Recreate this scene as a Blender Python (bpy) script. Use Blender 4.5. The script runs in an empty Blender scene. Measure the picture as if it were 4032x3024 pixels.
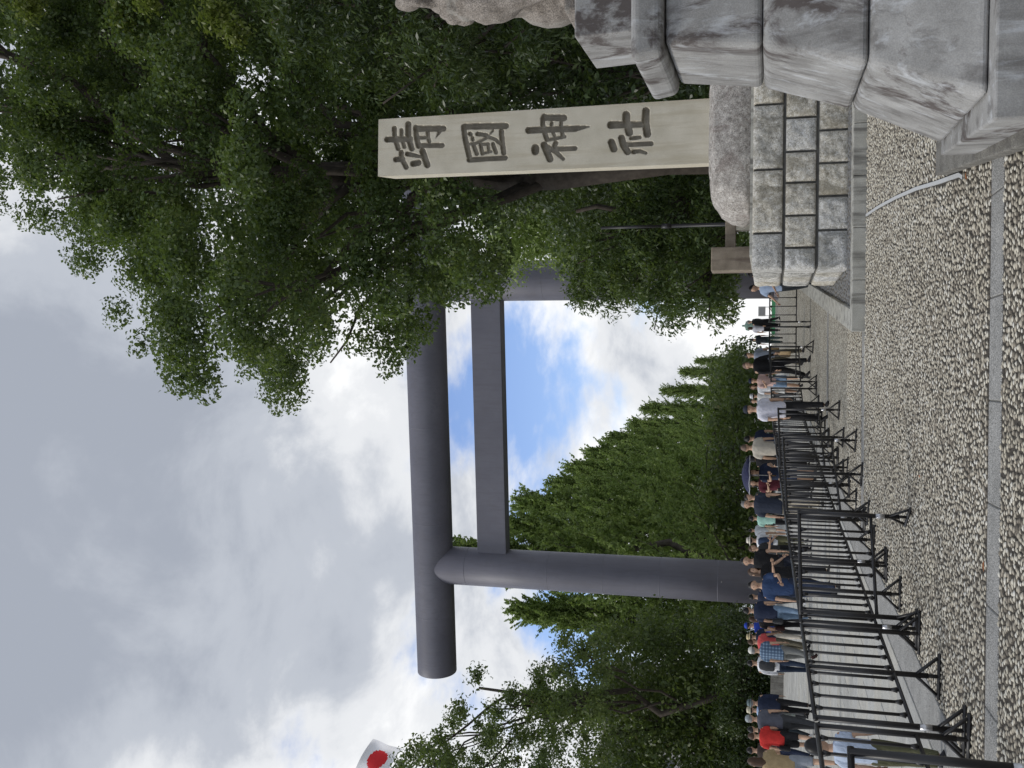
import bpy, bmesh, math, random
import numpy as np
from mathutils import Vector, Matrix
random.seed(7)
rng = np.random.default_rng(11)
scene = bpy.context.scene
col = scene.collection
rad = math.radians

# ------------------------------------------------------------------ camera
# The photograph is a portrait picture lying on its side: world up is picture left.
F_PX, PITCH, ROLL, CAM_H, SLOPE, CREST = 3954.0, rad(14.45), 0.0106, 1.5, 0.02, 55.0
_cp, _sp = math.cos(PITCH), math.sin(PITCH)
_U0 = np.array([0, -_sp, _cp]); FW = np.array([0, _cp, _sp]); _R0 = np.array([1.0, 0, 0])
RT = math.cos(ROLL) * _R0 + math.sin(ROLL) * _U0
UP = -math.sin(ROLL) * _R0 + math.cos(ROLL) * _U0
cam_d = bpy.data.cameras.new('camera'); cam = bpy.data.objects.new('camera', cam_d); col.objects.link(cam)
cam_d.sensor_fit = 'HORIZONTAL'; cam_d.sensor_width = 36.0; cam_d.lens = F_PX / 4032 * 36.0
cam_d.clip_start = 0.05; cam_d.clip_end = 6000
M = Matrix.Identity(4)
for i in range(3):
    M[i][0] = -UP[i]; M[i][1] = RT[i]; M[i][2] = -FW[i]
M[2][3] = CAM_H
cam.matrix_world = M
scene.camera = cam
scene.render.resolution_x, scene.render.resolution_y = 1024, 768

# ------------------------------------------------------------------ world, sun, exposure
SUN_DIR = Vector((-0.88, -0.20, 0.80)).normalized()
SUN_EL = math.asin(SUN_DIR.z); SUN_AZ = math.atan2(SUN_DIR.x, SUN_DIR.y)
world = bpy.data.worlds.new('World'); scene.world = world; world.use_nodes = True
wn, wl = world.node_tree.nodes, world.node_tree.links
wn.clear()
def W(t, **k):
    n = wn.new(t)
    for a, v in k.items(): setattr(n, a, v)
    return n
w_out = W('ShaderNodeOutputWorld'); w_bg = W('ShaderNodeBackground'); w_bg.inputs['Strength'].default_value = 0.1
w_sky = W('ShaderNodeTexSky', sky_type='NISHITA', sun_disc=False, sun_elevation=SUN_EL, sun_rotation=SUN_AZ)
w_sky.air_density = 1.0; w_sky.dust_density = 0.25; w_sky.ozone_density = 2.0
w_geo = W('ShaderNodeTexCoord'); w_sep = W('ShaderNodeSeparateXYZ')
wl.new(w_geo.outputs['Generated'], w_sep.inputs[0])
def wmath(op, a, b=None, clamp=False):
    n = W('ShaderNodeMath', operation=op, use_clamp=clamp)
    for i, v in enumerate((a, b)):
        if v is None: continue
        if isinstance(v, (int, float)): n.inputs[i].default_value = v
        else: wl.new(v, n.inputs[i])
    return n.outputs[0]
zz = wmath('MAXIMUM', w_sep.outputs['Z'], 0.0)
den = wmath('ADD', zz, 0.55)
px = wmath('DIVIDE', w_sep.outputs['X'], den); py = wmath('DIVIDE', w_sep.outputs['Y'], den)
w_cmb = W('ShaderNodeCombineXYZ'); wl.new(px, w_cmb.inputs[0]); wl.new(py, w_cmb.inputs[1])
w_cmb.inputs[2].default_value = 3.7
def wnoise(scale, detail, rough, dist=0.0, off=(0, 0, 0)):
    mp = W('ShaderNodeMapping'); mp.inputs['Location'].default_value = off
    wl.new(w_cmb.outputs[0], mp.inputs[0])
    n = W('ShaderNodeTexNoise'); n.inputs['Scale'].default_value = scale; n.inputs['Detail'].default_value = detail
    n.inputs['Roughness'].default_value = rough; n.inputs['Distortion'].default_value = dist
    wl.new(mp.outputs[0], n.inputs['Vector']); return n.outputs['Fac']
def wramp(fac, stops):
    n = W('ShaderNodeValToRGB'); n.color_ramp.interpolation = 'EASE'
    e = n.color_ramp.elements
    while len(e) < len(stops): e.new(0.5)
    for el, (p, c) in zip(e, stops): el.position = p; el.color = c if len(c) == 4 else (*c, 1)
    wl.new(fac, n.inputs[0]); return n.outputs[0]
SKY_OFF = (11.76, 30.75, 7.85)
shape = wnoise(2.1, 9.0, 0.56, 0.2, SKY_OFF)
hi = wmath('MULTIPLY', wmath('SUBTRACT', zz, 0.27), 0.50)          # thicker cover overhead
hi = wmath('MINIMUM', wmath('MAXIMUM', hi, -0.03), 0.12)
hi = wmath('ADD', hi, wmath('MULTIPLY', wmath('MAXIMUM', wmath('SUBTRACT', 0.11, zz), 0.0), 2.2))
dens = wmath('ADD', shape, hi)
cover = wramp(dens, [(0.412, (0, 0, 0)), (0.495, (1, 1, 1))])
puff = wnoise(5.2, 8.0, 0.60, 0.35, (7.1, 2.2, 1.0))
belly = wnoise(1.7, 4.0, 0.5, 0.0, (1.77, 24.58, 0.4))
thick = wmath('ADD', wmath('ADD', wmath('MULTIPLY', wmath('SUBTRACT', dens, 0.44), 1.4),
              wmath('MULTIPLY', wmath('SUBTRACT', puff, 0.5), -1.15)),
              wmath('ADD', wmath('MULTIPLY', wmath('SUBTRACT', belly, 0.5), 1.25), wmath('MULTIPLY', wmath('SUBTRACT', zz, 0.15), 0.62)))
cloudc = wramp(thick, [(0.0, (8.8, 8.85, 8.9)), (0.20, (7.0, 7.15, 7.4)), (0.44, (4.5, 4.8, 5.35)), (0.72, (3.3, 3.6, 4.2))])
w_mix = W('ShaderNodeMix', data_type='RGBA'); wl.new(cover, w_mix.inputs[0])
w_gain = W('ShaderNodeMix', data_type='RGBA', blend_type='MULTIPLY'); w_gain.inputs[0].default_value = 1.0
wl.new(w_sky.outputs[0], w_gain.inputs[6]); w_gain.inputs[7].default_value = (1.40, 1.36, 1.55, 1)
wl.new(w_gain.outputs[2], w_mix.inputs[6]); wl.new(cloudc, w_mix.inputs[7])
wl.new(w_mix.outputs[2], w_bg.inputs['Color']); wl.new(w_bg.outputs[0], w_out.inputs[0])
sun_d = bpy.data.lights.new('sun', 'SUN'); sun = bpy.data.objects.new('sun', sun_d); col.objects.link(sun)
sun_d.energy = 1.45; sun_d.angle = rad(13); sun_d.color = (1.0, 0.96, 0.9)
sun.rotation_euler = (-SUN_DIR).to_track_quat('-Z', 'Y').to_euler(); sun.location = (-20, -10, 40)
vs = scene.view_settings
vs.view_transform = 'Standard'; vs.look = 'None'; vs.exposure = 0.25; vs.gamma = 1.0; vs.use_curve_mapping = False
scene.cycles.max_bounces = 6; scene.cycles.transparent_max_bounces = 8

# ------------------------------------------------------------------ photo pixel -> place helpers
def ray(V, y): return FW + RT * ((3024 - y) - 1512) / F_PX - UP * (V - 2016) / F_PX
def gz(Y): return SLOPE * min(Y, CREST)
def gnd(V, y, h=0.0):
    d = ray(V, y); t = (h - CAM_H) / (d[2] - SLOPE * d[1])
    if t < 0 or d[1] * t > CREST: t = (gz(CREST) + h - CAM_H) / d[2]
    p = d * t; return np.array([p[0], p[1], p[2] + CAM_H])
def at(V, y, Y):
    d = ray(V, y); t = Y / d[1]; return np.array([d[0] * t, Y, d[2] * t + CAM_H])
def D(x, y): return x * 4032 / 2212, y * 3024 / 1659            # overview-picture pixel -> photo pixel
AXIS = rad(7.6)

# ------------------------------------------------------------------ object helpers
def tag(o, label=None, cat=None, group=None, kind=None):
    for k, v in (('label', label), ('category', cat), ('group', group), ('kind', kind)):
        if v: o[k] = v
    return o
def thing(name, label, cat, loc=(0, 0, 0), rotz=0.0, group=None):
    o = bpy.data.objects.new(name, None); col.objects.link(o)
    o.empty_display_size = 0.2; o.location = loc; o.rotation_euler = (0, 0, rotz)
    return tag(o, label, cat, group)
def setmat(me, m):
    for x in (m if isinstance(m, (list, tuple)) else [m]): me.materials.append(x)
def mk(name, verts, faces, m, parent=None, smooth=False, world=True, midx=None):
    """one mesh object; verts in world space unless world=False (then local to parent)"""
    v = np.asarray(verts, dtype=np.float64)
    if parent is not None and world: v = v - np.array(parent_origin(parent))
    me = bpy.data.meshes.new(name); me.from_pydata(v.tolist(), [], faces); setmat(me, m)
    if smooth: me.polygons.foreach_set('use_smooth', [True] * len(me.polygons))
    if midx is not None: me.polygons.foreach_set('material_index', midx)
    me.update()
    o = bpy.data.objects.new(name, me); col.objects.link(o)
    if parent is not None: o.parent = parent
    return o
def parent_origin(p):
    q = np.zeros(3)
    while p is not None: q = q + np.array(p.location); p = p.parent
    return q
def mk_np(name, V, Q, m, parent=None, smooth=False):
    """fast quad mesh from numpy"""
    if parent is not None: V = V - parent_origin(parent)
    me = bpy.data.meshes.new(name); n, k = Q.shape
    me.vertices.add(len(V)); me.vertices.foreach_set('co', V.astype(np.float32).ravel())
    me.loops.add(n * k); me.loops.foreach_set('vertex_index', Q.astype(np.int32).ravel())
    me.polygons.add(n); me.polygons.foreach_set('loop_start', np.arange(0, n * k, k, dtype=np.int32))
    me.polygons.foreach_set('loop_total', np.full(n, k, dtype=np.int32))
    if smooth: me.polygons.foreach_set('use_smooth', np.ones(n, dtype=bool))
    setmat(me, m); me.update(calc_edges=True); me.validate()
    o = bpy.data.objects.new(name, me); col.objects.link(o)
    if parent is not None: o.parent = parent
    return o
def box(x0, x1, y0, y1, z0, z1):
    v = [(x0, y0, z0), (x1, y0, z0), (x1, y1, z0), (x0, y1, z0), (x0, y0, z1), (x1, y0, z1), (x1, y1, z1), (x0, y1, z1)]
    return v, [(0, 3, 2, 1), (4, 5, 6, 7), (0, 1, 5, 4), (1, 2, 6, 5), (2, 3, 7, 6), (3, 0, 4, 7)]
def frustum(b, t):
    """b,t: four corners ccw bottom / top"""
    return list(b) + list(t), [(0, 3, 2, 1), (4, 5, 6, 7), (0, 1, 5, 4), (1, 2, 6, 5), (2, 3, 7, 6), (3, 0, 4, 7)]
def tube(pts, radii, n=8, cap=True):
    pts = [Vector(p) for p in pts]
    if not hasattr(radii, '__len__'): radii = [radii] * len(pts)
    v, f = [], []; prev = None
    for i, p in enumerate(pts):
        d = (pts[min(i + 1, len(pts) - 1)] - pts[max(i - 1, 0)]).normalized()
        if prev is None:
            a = Vector((0, 0, 1)) if abs(d.z) < 0.9 else Vector((1, 0, 0)); u = d.cross(a).normalized()
        else: u = (prev - d * prev.dot(d)).normalized()
        prev = u; w = d.cross(u)
        r = radii[i]; ra, rb = r if hasattr(r, '__len__') else (r, r)
        for k in range(n):
            an = 2 * math.pi * k / n
            v.append(tuple(p + u * math.cos(an) * ra + w * math.sin(an) * rb))
    for i in range(len(pts) - 1):
        for k in range(n):
            a = i * n + k; b = i * n + (k + 1) % n
            f.append((a, b, b + n, a + n))
    if cap:
        f.append(tuple(range(n - 1, -1, -1))); f.append(tuple(range((len(pts) - 1) * n, len(pts) * n)))
    return v, f
def lathe(profile, c=(0, 0, 0), n=16, sx=1.0, sy=1.0):
    v, f = [], []
    for r, z in profile:
        for k in range(n):
            a = 2 * math.pi * k / n; v.append((c[0] + r * math.cos(a) * sx, c[1] + r * math.sin(a) * sy, c[2] + z))
    for i in range(len(profile) - 1):
        for k in range(n):
            a = i * n + k; b = i * n + (k + 1) % n; f.append((a, b, b + n, a + n))
    f.append(tuple(range(n - 1, -1, -1))); f.append(tuple(range((len(profile) - 1) * n, len(profile) * n)))
    return v, f
def ball(c, r, nu=10, nv=7):
    rx, ry, rz = r if hasattr(r, '__len__') else (r, r, r)
    prof = [(max(math.sin(math.pi * i / nv), 0.02), -math.cos(math.pi * i / nv)) for i in range(nv + 1)]
    v, f = lathe(prof, n=nu)
    return [(c[0] + x * rx, c[1] + y * ry, c[2] + z * rz) for x, y, z in v], f
def join(*parts):
    v, f = [], []
    for pv, pf in parts:
        o = len(v); v += list(pv); f += [tuple(i + o for i in q) for q in pf]
    return v, f
def bevel(o, w, seg=2):
    m = o.modifiers.new('bevel', 'BEVEL'); m.width = w; m.segments = seg; m.limit_method = 'ANGLE'; m.angle_limit = rad(35); return o
def copy_tree(o, parent=None):
    c = o.copy(); col.objects.link(c); c.parent = parent
    for ch in list(o.children): copy_tree(ch, c)
    return c

# ------------------------------------------------------------------ materials
def nt(name):
    m = bpy.data.materials.new(name); m.use_nodes = True
    return m, m.node_tree.nodes, m.node_tree.links, m.node_tree.nodes['Principled BSDF']
def noise(N, L, scale, detail=5, rough=0.55, vec=None, dist=0.0):
    n = N.new('ShaderNodeTexNoise'); n.inputs['Scale'].default_value = scale; n.inputs['Detail'].default_value = detail
    n.inputs['Roughness'].default_value = rough; n.inputs['Distortion'].default_value = dist
    if vec is not None: L.new(vec, n.inputs['Vector'])
    return n.outputs['Fac']
def ramp(N, L, fac, stops, interp='LINEAR'):
    n = N.new('ShaderNodeValToRGB'); n.color_ramp.interpolation = interp; e = n.color_ramp.elements
    while len(e) < len(stops): e.new(0.5)
    for el, (p, c) in zip(e, stops): el.position = p; el.color = (*c, 1) if hasattr(c, '__len__') else (c, c, c, 1)
    L.new(fac, n.inputs[0]); return n.outputs[0]
def mixc(N, L, fac, a, b, mode='MIX'):
    n = N.new('ShaderNodeMix'); n.data_type = 'RGBA'; n.blend_type = mode
    for i, v in ((0, fac), (6, a), (7, b)):
        if isinstance(v, (int, float)): n.inputs[i].default_value = v
        elif isinstance(v, tuple): n.inputs[i].default_value = (*v, 1)
        else: L.new(v, n.inputs[i])
    return n.outputs[2]
def coords(N, L, kind='Object', scale=(1, 1, 1), rot=(0, 0, 0), loc=(0, 0, 0)):
    t = N.new('ShaderNodeTexCoord'); mp = N.new('ShaderNodeMapping'); mp.inputs['Scale'].default_value = scale
    mp.inputs['Rotation'].default_value = rot; mp.inputs['Location'].default_value = loc
    L.new(t.outputs[kind], mp.inputs[0]); return mp.outputs[0]
def wpos(N, L, scale=(1, 1, 1)):
    g = N.new('ShaderNodeNewGeometry'); mp = N.new('ShaderNodeMapping'); mp.inputs['Scale'].default_value = scale
    L.new(g.outputs['Position'], mp.inputs[0]); return mp.outputs[0]
def bump(N, L, B, h, strength=0.3, dist=0.01):
    b = N.new('ShaderNodeBump'); b.inputs['Strength'].default_value = strength; b.inputs['Distance'].default_value = dist
    L.new(h, b.inputs['Height']); L.new(b.outputs[0], B.inputs['Normal'])
def stone(name, c0, c1, scale=8, streak=0.0, streak_col=(0.05, 0.045, 0.04), speck=0.0, rough=0.85, bmp=0.25, stain=0.0, stain_col=(0.06, 0.045, 0.04), per_obj=0.0, white=0.0, bscale=40, pit=0.0, pitscale=26):
    m, N, L, B = nt(name); p = wpos(N, L)
    c = ramp(N, L, noise(N, L, scale, 6, 0.6, p), [(0.3, c0), (0.7, c1)])
    if speck:
        s = noise(N, L, 120, 2, 0.7, p)
        c = mixc(N, L, speck, c, ramp(N, L, s, [(0.35, 0.12), (0.5, 0.5), (0.68, 1.0)]), 'OVERLAY')
    if pit:
        s = noise(N, L, pitscale, 5, 0.72, p, 0.5)
        c = mixc(N, L, pit, c, ramp(N, L, s, [(0.30, 0.10), (0.45, 0.42), (0.55, 0.58), (0.70, 0.92)]), 'OVERLAY')
    if streak:
        s = noise(N, L, 1.0, 6, 0.62, wpos(N, L, (7, 7, 0.55)), 0.3)
        c = mixc(N, L, ramp(N, L, s, [(0.50, 0.0), (0.64, streak)]), c, streak_col)
    if stain:
        s = noise(N, L, 1.0, 7, 0.68, wpos(N, L, (2.2, 2.2, 1.5)), 0.8)
        c = mixc(N, L, ramp(N, L, s, [(0.52, 0.0), (0.60, stain)]), c, stain_col)
    if white:
        s = noise(N, L, 1.0, 7, 0.7, wpos(N, L, (9, 9, 2.2)), 0.4)
        c = mixc(N, L, ramp(N, L, s, [(0.55, 0.0), (0.68, white)]), c, (0.62, 0.64, 0.66))
    if per_obj:
        oi = N.new('ShaderNodeObjectInfo')
        c = mixc(N, L, per_obj, c, ramp(N, L, oi.outputs['Random'], [(0.0, (.24, .25, .26)), (0.25, (.50, .53, .58)), (0.5, (.62, .56, .44)), (0.75, (.50, .49, .46)), (1.0, (.70, .72, .75))]), 'OVERLAY')
    L.new(c, B.inputs['Base Color']); B.inputs['Roughness'].default_value = rough
    B.inputs['Specular IOR Level'].default_value = 0.3
    if bmp: bump(N, L, B, noise(N, L, bscale, 6, 0.7, p), bmp, 0.01)
    return m
def plain(name, c, rough=0.7, metal=0.0, var=0.0, scale=20, spec=0.3):
    m, N, L, B = nt(name); B.inputs['Roughness'].default_value = rough; B.inputs['Metallic'].default_value = metal
    B.inputs['Specular IOR Level'].default_value = spec
    if var:
        cc = ramp(N, L, noise(N, L, scale, 4, 0.6, coords(N, L)), [(0.3, tuple(x * (1 - var) for x in c)), (0.7, tuple(min(1, x * (1 + var)) for x in c))])
        L.new(cc, B.inputs['Base Color'])
    else: B.inputs['Base Color'].default_value = (*c, 1)
    return m
def leafmat(name, stops, trans=0.35, rough=0.45, tcol=(0.22, 0.32, 0.05)):
    m, N, L, B = nt(name)
    g = N.new('ShaderNodeNewGeometry'); big = noise(N, L, 0.55, 3, 0.5, wpos(N, L))
    a = N.new('ShaderNodeMath'); a.operation = 'MULTIPLY_ADD'; L.new(g.outputs['Random Per Island'], a.inputs[0])
    a.inputs[1].default_value = 0.55
    b = N.new('ShaderNodeMath'); b.operation = 'MULTIPLY_ADD'; L.new(big, b.inputs[0]); b.inputs[1].default_value = 1.1; b.inputs[2].default_value = -0.33
    L.new(b.outputs[0], a.inputs[2])
    c = ramp(N, L, a.outputs[0], stops); L.new(c, B.inputs['Base Color'])
    B.inputs['Roughness'].default_value = rough; B.inputs['Specular IOR Level'].default_value = 0.5
    t = N.new('ShaderNodeBsdfTranslucent'); L.new(mixc(N, L, 0.6, c, tcol), t.inputs['Color'])
    mx = N.new('ShaderNodeMixShader'); mx.inputs[0].default_value = trans
    L.new(B.outputs[0], mx.inputs[1]); L.new(t.outputs[0], mx.inputs[2])
    L.new(mx.outputs[0], N['Material Output'].inputs['Surface'])
    return m
MT = {}
MT['torii'] = stone('torii_steel', (0.112, 0.112, 0.140), (0.150, 0.149, 0.180), 0.35, streak=0.35, streak_col=(0.095, 0.093, 0.112), stain=0.25, stain_col=(0.12, 0.114, 0.128), rough=0.55, bmp=0.0)
MT['torii'].node_tree.nodes['Principled BSDF'].inputs['Specular IOR Level'].default_value = 0.55
MT['pillar'] = stone('pale_granite', (0.54, 0.495, 0.39), (0.66, 0.61, 0.495), 3, speck=0.45, streak=0.32, streak_col=(0.40, 0.33, 0.20), rough=0.8, bmp=0.12, bscale=150)
MT['rock'] = stone('boulder_stone', (0.28, 0.255, 0.23), (0.50, 0.47, 0.43), 9, speck=0.75, stain=0.45, stain_col=(0.17, 0.125, 0.11), bmp=1.0, bscale=30, pit=0.7, pitscale=20)
MT['rough'] = stone('rough_granite', (0.42, 0.405, 0.37), (0.64, 0.62, 0.57), 11, speck=0.75, stain=0.55, stain_col=(0.16, 0.15, 0.12), per_obj=0.5, bmp=1.0, bscale=34, pit=0.85, pitscale=24)
MT['joint'] = stone('dark_mortar_joint', (0.10, 0.097, 0.088), (0.18, 0.175, 0.16), 9, bmp=0.2)
MT['kerb'] = stone('weathered_kerb_stone', (0.36, 0.35, 0.31), (0.50, 0.49, 0.44), 5, streak=0.75, streak_col=(0.10, 0.095, 0.085), speck=0.35, bmp=0.3)
MT['ped'] = stone('weathered_pedestal_stone', (0.265, 0.26, 0.248), (0.42, 0.413, 0.398), 3.5, streak=0.62, streak_col=(0.12, 0.112, 0.105), speck=0.14, stain=0.9, stain_col=(0.095, 0.078, 0.072), white=0.6, bmp=0.35)
MT['pedk'] = stone('dark_kerb_stone', (0.15, 0.142, 0.125), (0.25, 0.24, 0.215), 6, streak=0.4, speck=0.5, bmp=0.35)
MT['lion'] = stone('carved_lion_stone', (0.19, 0.165, 0.14), (0.33, 0.295, 0.26), 9, speck=0.6, stain=0.35, stain_col=(0.36, 0.36, 0.33), bmp=1.0, bscale=24)
MT['liondark'] = stone('lion_mouth_shade', (0.02, 0.02, 0.02), (0.04, 0.035, 0.03), 9, bmp=0.2)  # near-black colour stands in for shade inside the open mouth
MT['fence'] = stone('fence_post_stone', (0.20, 0.165, 0.125), (0.36, 0.305, 0.24), 4, streak=0.7, streak_col=(0.10, 0.07, 0.06), speck=0.3, bmp=0.4)
MT['granite'] = stone('speckled_granite', (0.26, 0.258, 0.245), (0.36, 0.355, 0.34), 3, speck=0.9, stain=0.25, stain_col=(0.2, 0.2, 0.19), bmp=0.25, bscale=120)
MT['slab'] = stone('light_paving_granite', (0.40, 0.395, 0.37), (0.52, 0.515, 0.48), 2.2, speck=0.35, streak=0.0, stain=0.25, stain_col=(0.26, 0.26, 0.25), per_obj=0.22, bmp=0.15)
MT['pebble'], N, L, B = nt('cream_pebble')
g_ = N.new('ShaderNodeNewGeometry')
c_ = ramp(N, L, g_.outputs['Random Per Island'], [(0.0, (0.19, 0.165, 0.13)), (0.15, (0.37, 0.33, 0.265)), (0.5, (0.56, 0.515, 0.415)), (0.8, (0.68, 0.64, 0.535)), (1.0, (0.76, 0.735, 0.66))])
pn = noise(N, L, 1.3, 4, 0.6, wpos(N, L))
c_ = mixc(N, L, 0.6, c_, ramp(N, L, pn, [(0.3, 0.32), (0.7, 0.62)]), 'OVERLAY')
L.new(c_, B.inputs['Base Color']); B.inputs['Roughness'].default_value = 0.7; B.inputs['Specular IOR Level'].default_value = 0.3
MT['pebbleobj'], N, L, B = nt('single_cream_pebble')
oi_ = N.new('ShaderNodeObjectInfo')
c_ = ramp(N, L, oi_.outputs['Random'], [(0.0, (0.19, 0.165, 0.13)), (0.15, (0.37, 0.33, 0.265)), (0.5, (0.56, 0.515, 0.415)), (0.8, (0.68, 0.64, 0.535)), (1.0, (0.76, 0.735, 0.66))])
L.new(c_, B.inputs['Base Color']); B.inputs['Roughness'].default_value = 0.7
# ground: dark mortar near, small set pebbles farther off
MT['ground'], N, L, B = nt('pebble_set_mortar')
p_ = wpos(N, L)
vor = N.new('ShaderNodeTexVoronoi'); vor.inputs['Scale'].default_value = 21; L.new(wpos(N, L, (1.15, 0.85, 1)), vor.inputs['Vector'])
vd = N.new('ShaderNodeTexVoronoi'); vd.feature = 'DISTANCE_TO_EDGE'; vd.inputs['Scale'].default_value = 21; L.new(wpos(N, L, (1.15, 0.85, 1)), vd.inputs['Vector'])
sep_ = N.new('ShaderNodeSeparateColor'); L.new(vor.outputs['Color'], sep_.inputs[0])
pebc = ramp(N, L, sep_.outputs[0], [(0.0, (0.24, 0.215, 0.17)), (0.35, (0.45, 0.415, 0.34)), (0.7, (0.56, 0.525, 0.435)), (1.0, (0.68, 0.65, 0.56))])
edge = ramp(N, L, vd.outputs['Distance'], [(0.02, 0.0), (0.13, 1.0)])
mort = ramp(N, L, noise(N, L, 60, 4, 0.6, p_), [(0.3, (0.032, 0.027, 0.021)), (0.7, (0.085, 0.073, 0.057))])
far_ = mixc(N, L, edge, mort, pebc)
far_ = mixc(N, L, 0.5, far_, ramp(N, L, noise(N, L, 0.7, 5, 0.6, p_), [(0.3, 0.36), (0.7, 0.6)]), 'OVERLAY')
sp_ = N.new('ShaderNodeSeparateXYZ'); L.new(p_, sp_.inputs[0])
mr = N.new('ShaderNodeMapRange'); mr.inputs[1].default_value = 16.2; mr.inputs[2].default_value = 16.6; L.new(sp_.outputs['Y'], mr.inputs[0])
L.new(mixc(N, L, mr.outputs[0], mort, far_), B.inputs['Base Color']); B.inputs['Roughness'].default_value = 0.85
bump(N, L, B, vd.outputs['Distance'], 0.5, 0.02)
# paved path: slab joints as far as single slabs are not built
MT['path'], N, L, B = nt('grey_slab_paving')
bt = N.new('ShaderNodeTexBrick'); L.new(coords(N, L, 'Object', (1, 1, 1), (0, 0, rad(-5.4))), bt.inputs['Vector'])
bt.inputs['Scale'].default_value = 1.0; bt.inputs['Brick Width'].default_value = 0.9; bt.inputs['Row Height'].default_value = 0.6
bt.inputs['Mortar Size'].default_value = 0.008; bt.inputs['Color1'].default_value = (0.40, 0.395, 0.37, 1); bt.inputs['Color2'].default_value = (0.51, 0.505, 0.475, 1)
bt.inputs['Mortar'].default_value = (0.17, 0.17, 0.165, 1)
pc = mixc(N, L, 0.45, bt.outputs['Color'], ramp(N, L, noise(N, L, 1.2, 6, 0.65, wpos(N, L)), [(0.3, 0.36), (0.7, 0.62)]), 'OVERLAY')
L.new(pc, B.inputs['Base Color']); B.inputs['Roughness'].default_value = 0.85
MT['soil'] = stone('woodland_soil', (0.04, 0.032, 0.022), (0.075, 0.06, 0.04), 3, bmp=0.4)
MT['black'] = plain('black_painted_steel', (0.018, 0.017, 0.018), 0.42, spec=0.5)
MT['silver'] = plain('bare_steel_sleeve', (0.55, 0.55, 0.56), 0.35, 0.8)
MT['bark'] = stone('tree_bark', (0.035, 0.028, 0.022), (0.075, 0.062, 0.05), 6, bmp=0.9, bscale=14)
MT['barkg'] = stone('ginkgo_bark', (0.05, 0.043, 0.035), (0.10, 0.088, 0.07), 5, bmp=0.8, bscale=14)
MT['leafA'] = leafmat('camphor_leaf', [(0.0, (0.026, 0.048, 0.018)), (0.4, (0.060, 0.098, 0.032)), (0.75, (0.115, 0.160, 0.048)), (1.0, (0.21, 0.245, 0.062))])
MT['leafB'] = leafmat('evergreen_leaf', [(0.0, (0.022, 0.040, 0.016)), (0.5, (0.044, 0.070, 0.024)), (1.0, (0.10, 0.135, 0.044))], 0.22, 0.38)
MT['leafG'] = leafmat('ginkgo_leaf', [(0.0, (0.15, 0.22, 0.065)), (0.45, (0.25, 0.34, 0.105)), (1.0, (0.36, 0.44, 0.15))], 0.45, 0.55)
MT['leafC'] = leafmat('cherry_leaf', [(0.0, (0.034, 0.056, 0.016)), (0.5, (0.072, 0.108, 0.028)), (0.93, (0.14, 0.17, 0.045)), (1.0, (0.17, 0.115, 0.055))], 0.35)
MT['leafY'] = leafmat('young_leaf', [(0.0, (0.09, 0.12, 0.02)), (1.0, (0.20, 0.23, 0.05))], 0.4)
MT['bronze'] = plain('green_bronze', (0.20, 0.30, 0.25), 0.6, var=0.25, scale=3)
MT['white'] = plain('white_paint', (0.75, 0.75, 0.75), 0.6)
MT['wall'] = plain('pale_render_wall', (0.62, 0.60, 0.56), 0.8, var=0.1, scale=1)
MT['glass'] = plain('dark_window_glass', (0.04, 0.05, 0.06), 0.1, spec=0.6)

# ================================================================== SETTING
def sheet(name, poly, m, h, kind='structure'):
    """flat paved sheet following the rising ground; poly = list of (x, Y)"""
    return tag(mk(name, [(x, y, gz(y) + h) for x, y in poly], [tuple(range(len(poly)))], m), kind=kind)
XS = (-900, -60, 60, 900); YS = (-40, 0, 20, 40, CREST, 120, 400, 3000)
gv = [(x, y, gz(y)) for y in YS for x in XS]
gf = [(j * 4 + i, j * 4 + i + 1, j * 4 + i + 5, j * 4 + i + 4) for j in range(len(YS) - 1) for i in range(3)]
ground = tag(mk('ground', gv, gf, MT['ground']), kind='structure')
def xb(Y): return -2.61 + 0.0944 * (Y - 7.56)                 # edge of the pebble field
def xj(Y): return xb(Y) - 0.46                                # joint between granite border and slabs
path = sheet('paved_path', [(xj(1.0), 1.0), (xj(CREST), CREST), (-60, CREST), (-60, 1.0)], MT['path'], 0.004)
path_far = sheet('far_path', [(xj(CREST), CREST), (12.0, 400), (-2.0, 400), (-14, CREST)], MT['path'], 0.004)

def slab_mesh(name, w, l, t, m):
    v, f = box(0, w, 0, l, 0, t); me = bpy.data.meshes.new(name); me.from_pydata(v, [], f); setmat(me, m)
    bm = bmesh.new(); bm.from_mesh(me); bmesh.ops.bevel(bm, geom=[e for e in bm.edges if all(p.co.z > t - 1e-4 for p in e.verts)], offset=0.006, segments=1, affect='EDGES')
    bm.to_mesh(me); bm.free(); return me
def place(name, me, x, y, z, rz, parent, pitch=True):
    o = bpy.data.objects.new(name, me); col.objects.link(o); o.parent = parent
    o.location = Vector((x, y, z)) - Vector(parent_origin(parent)); o.rotation_euler = (math.atan(SLOPE) if pitch and y < CREST else 0, 0, rz); return o
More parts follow.
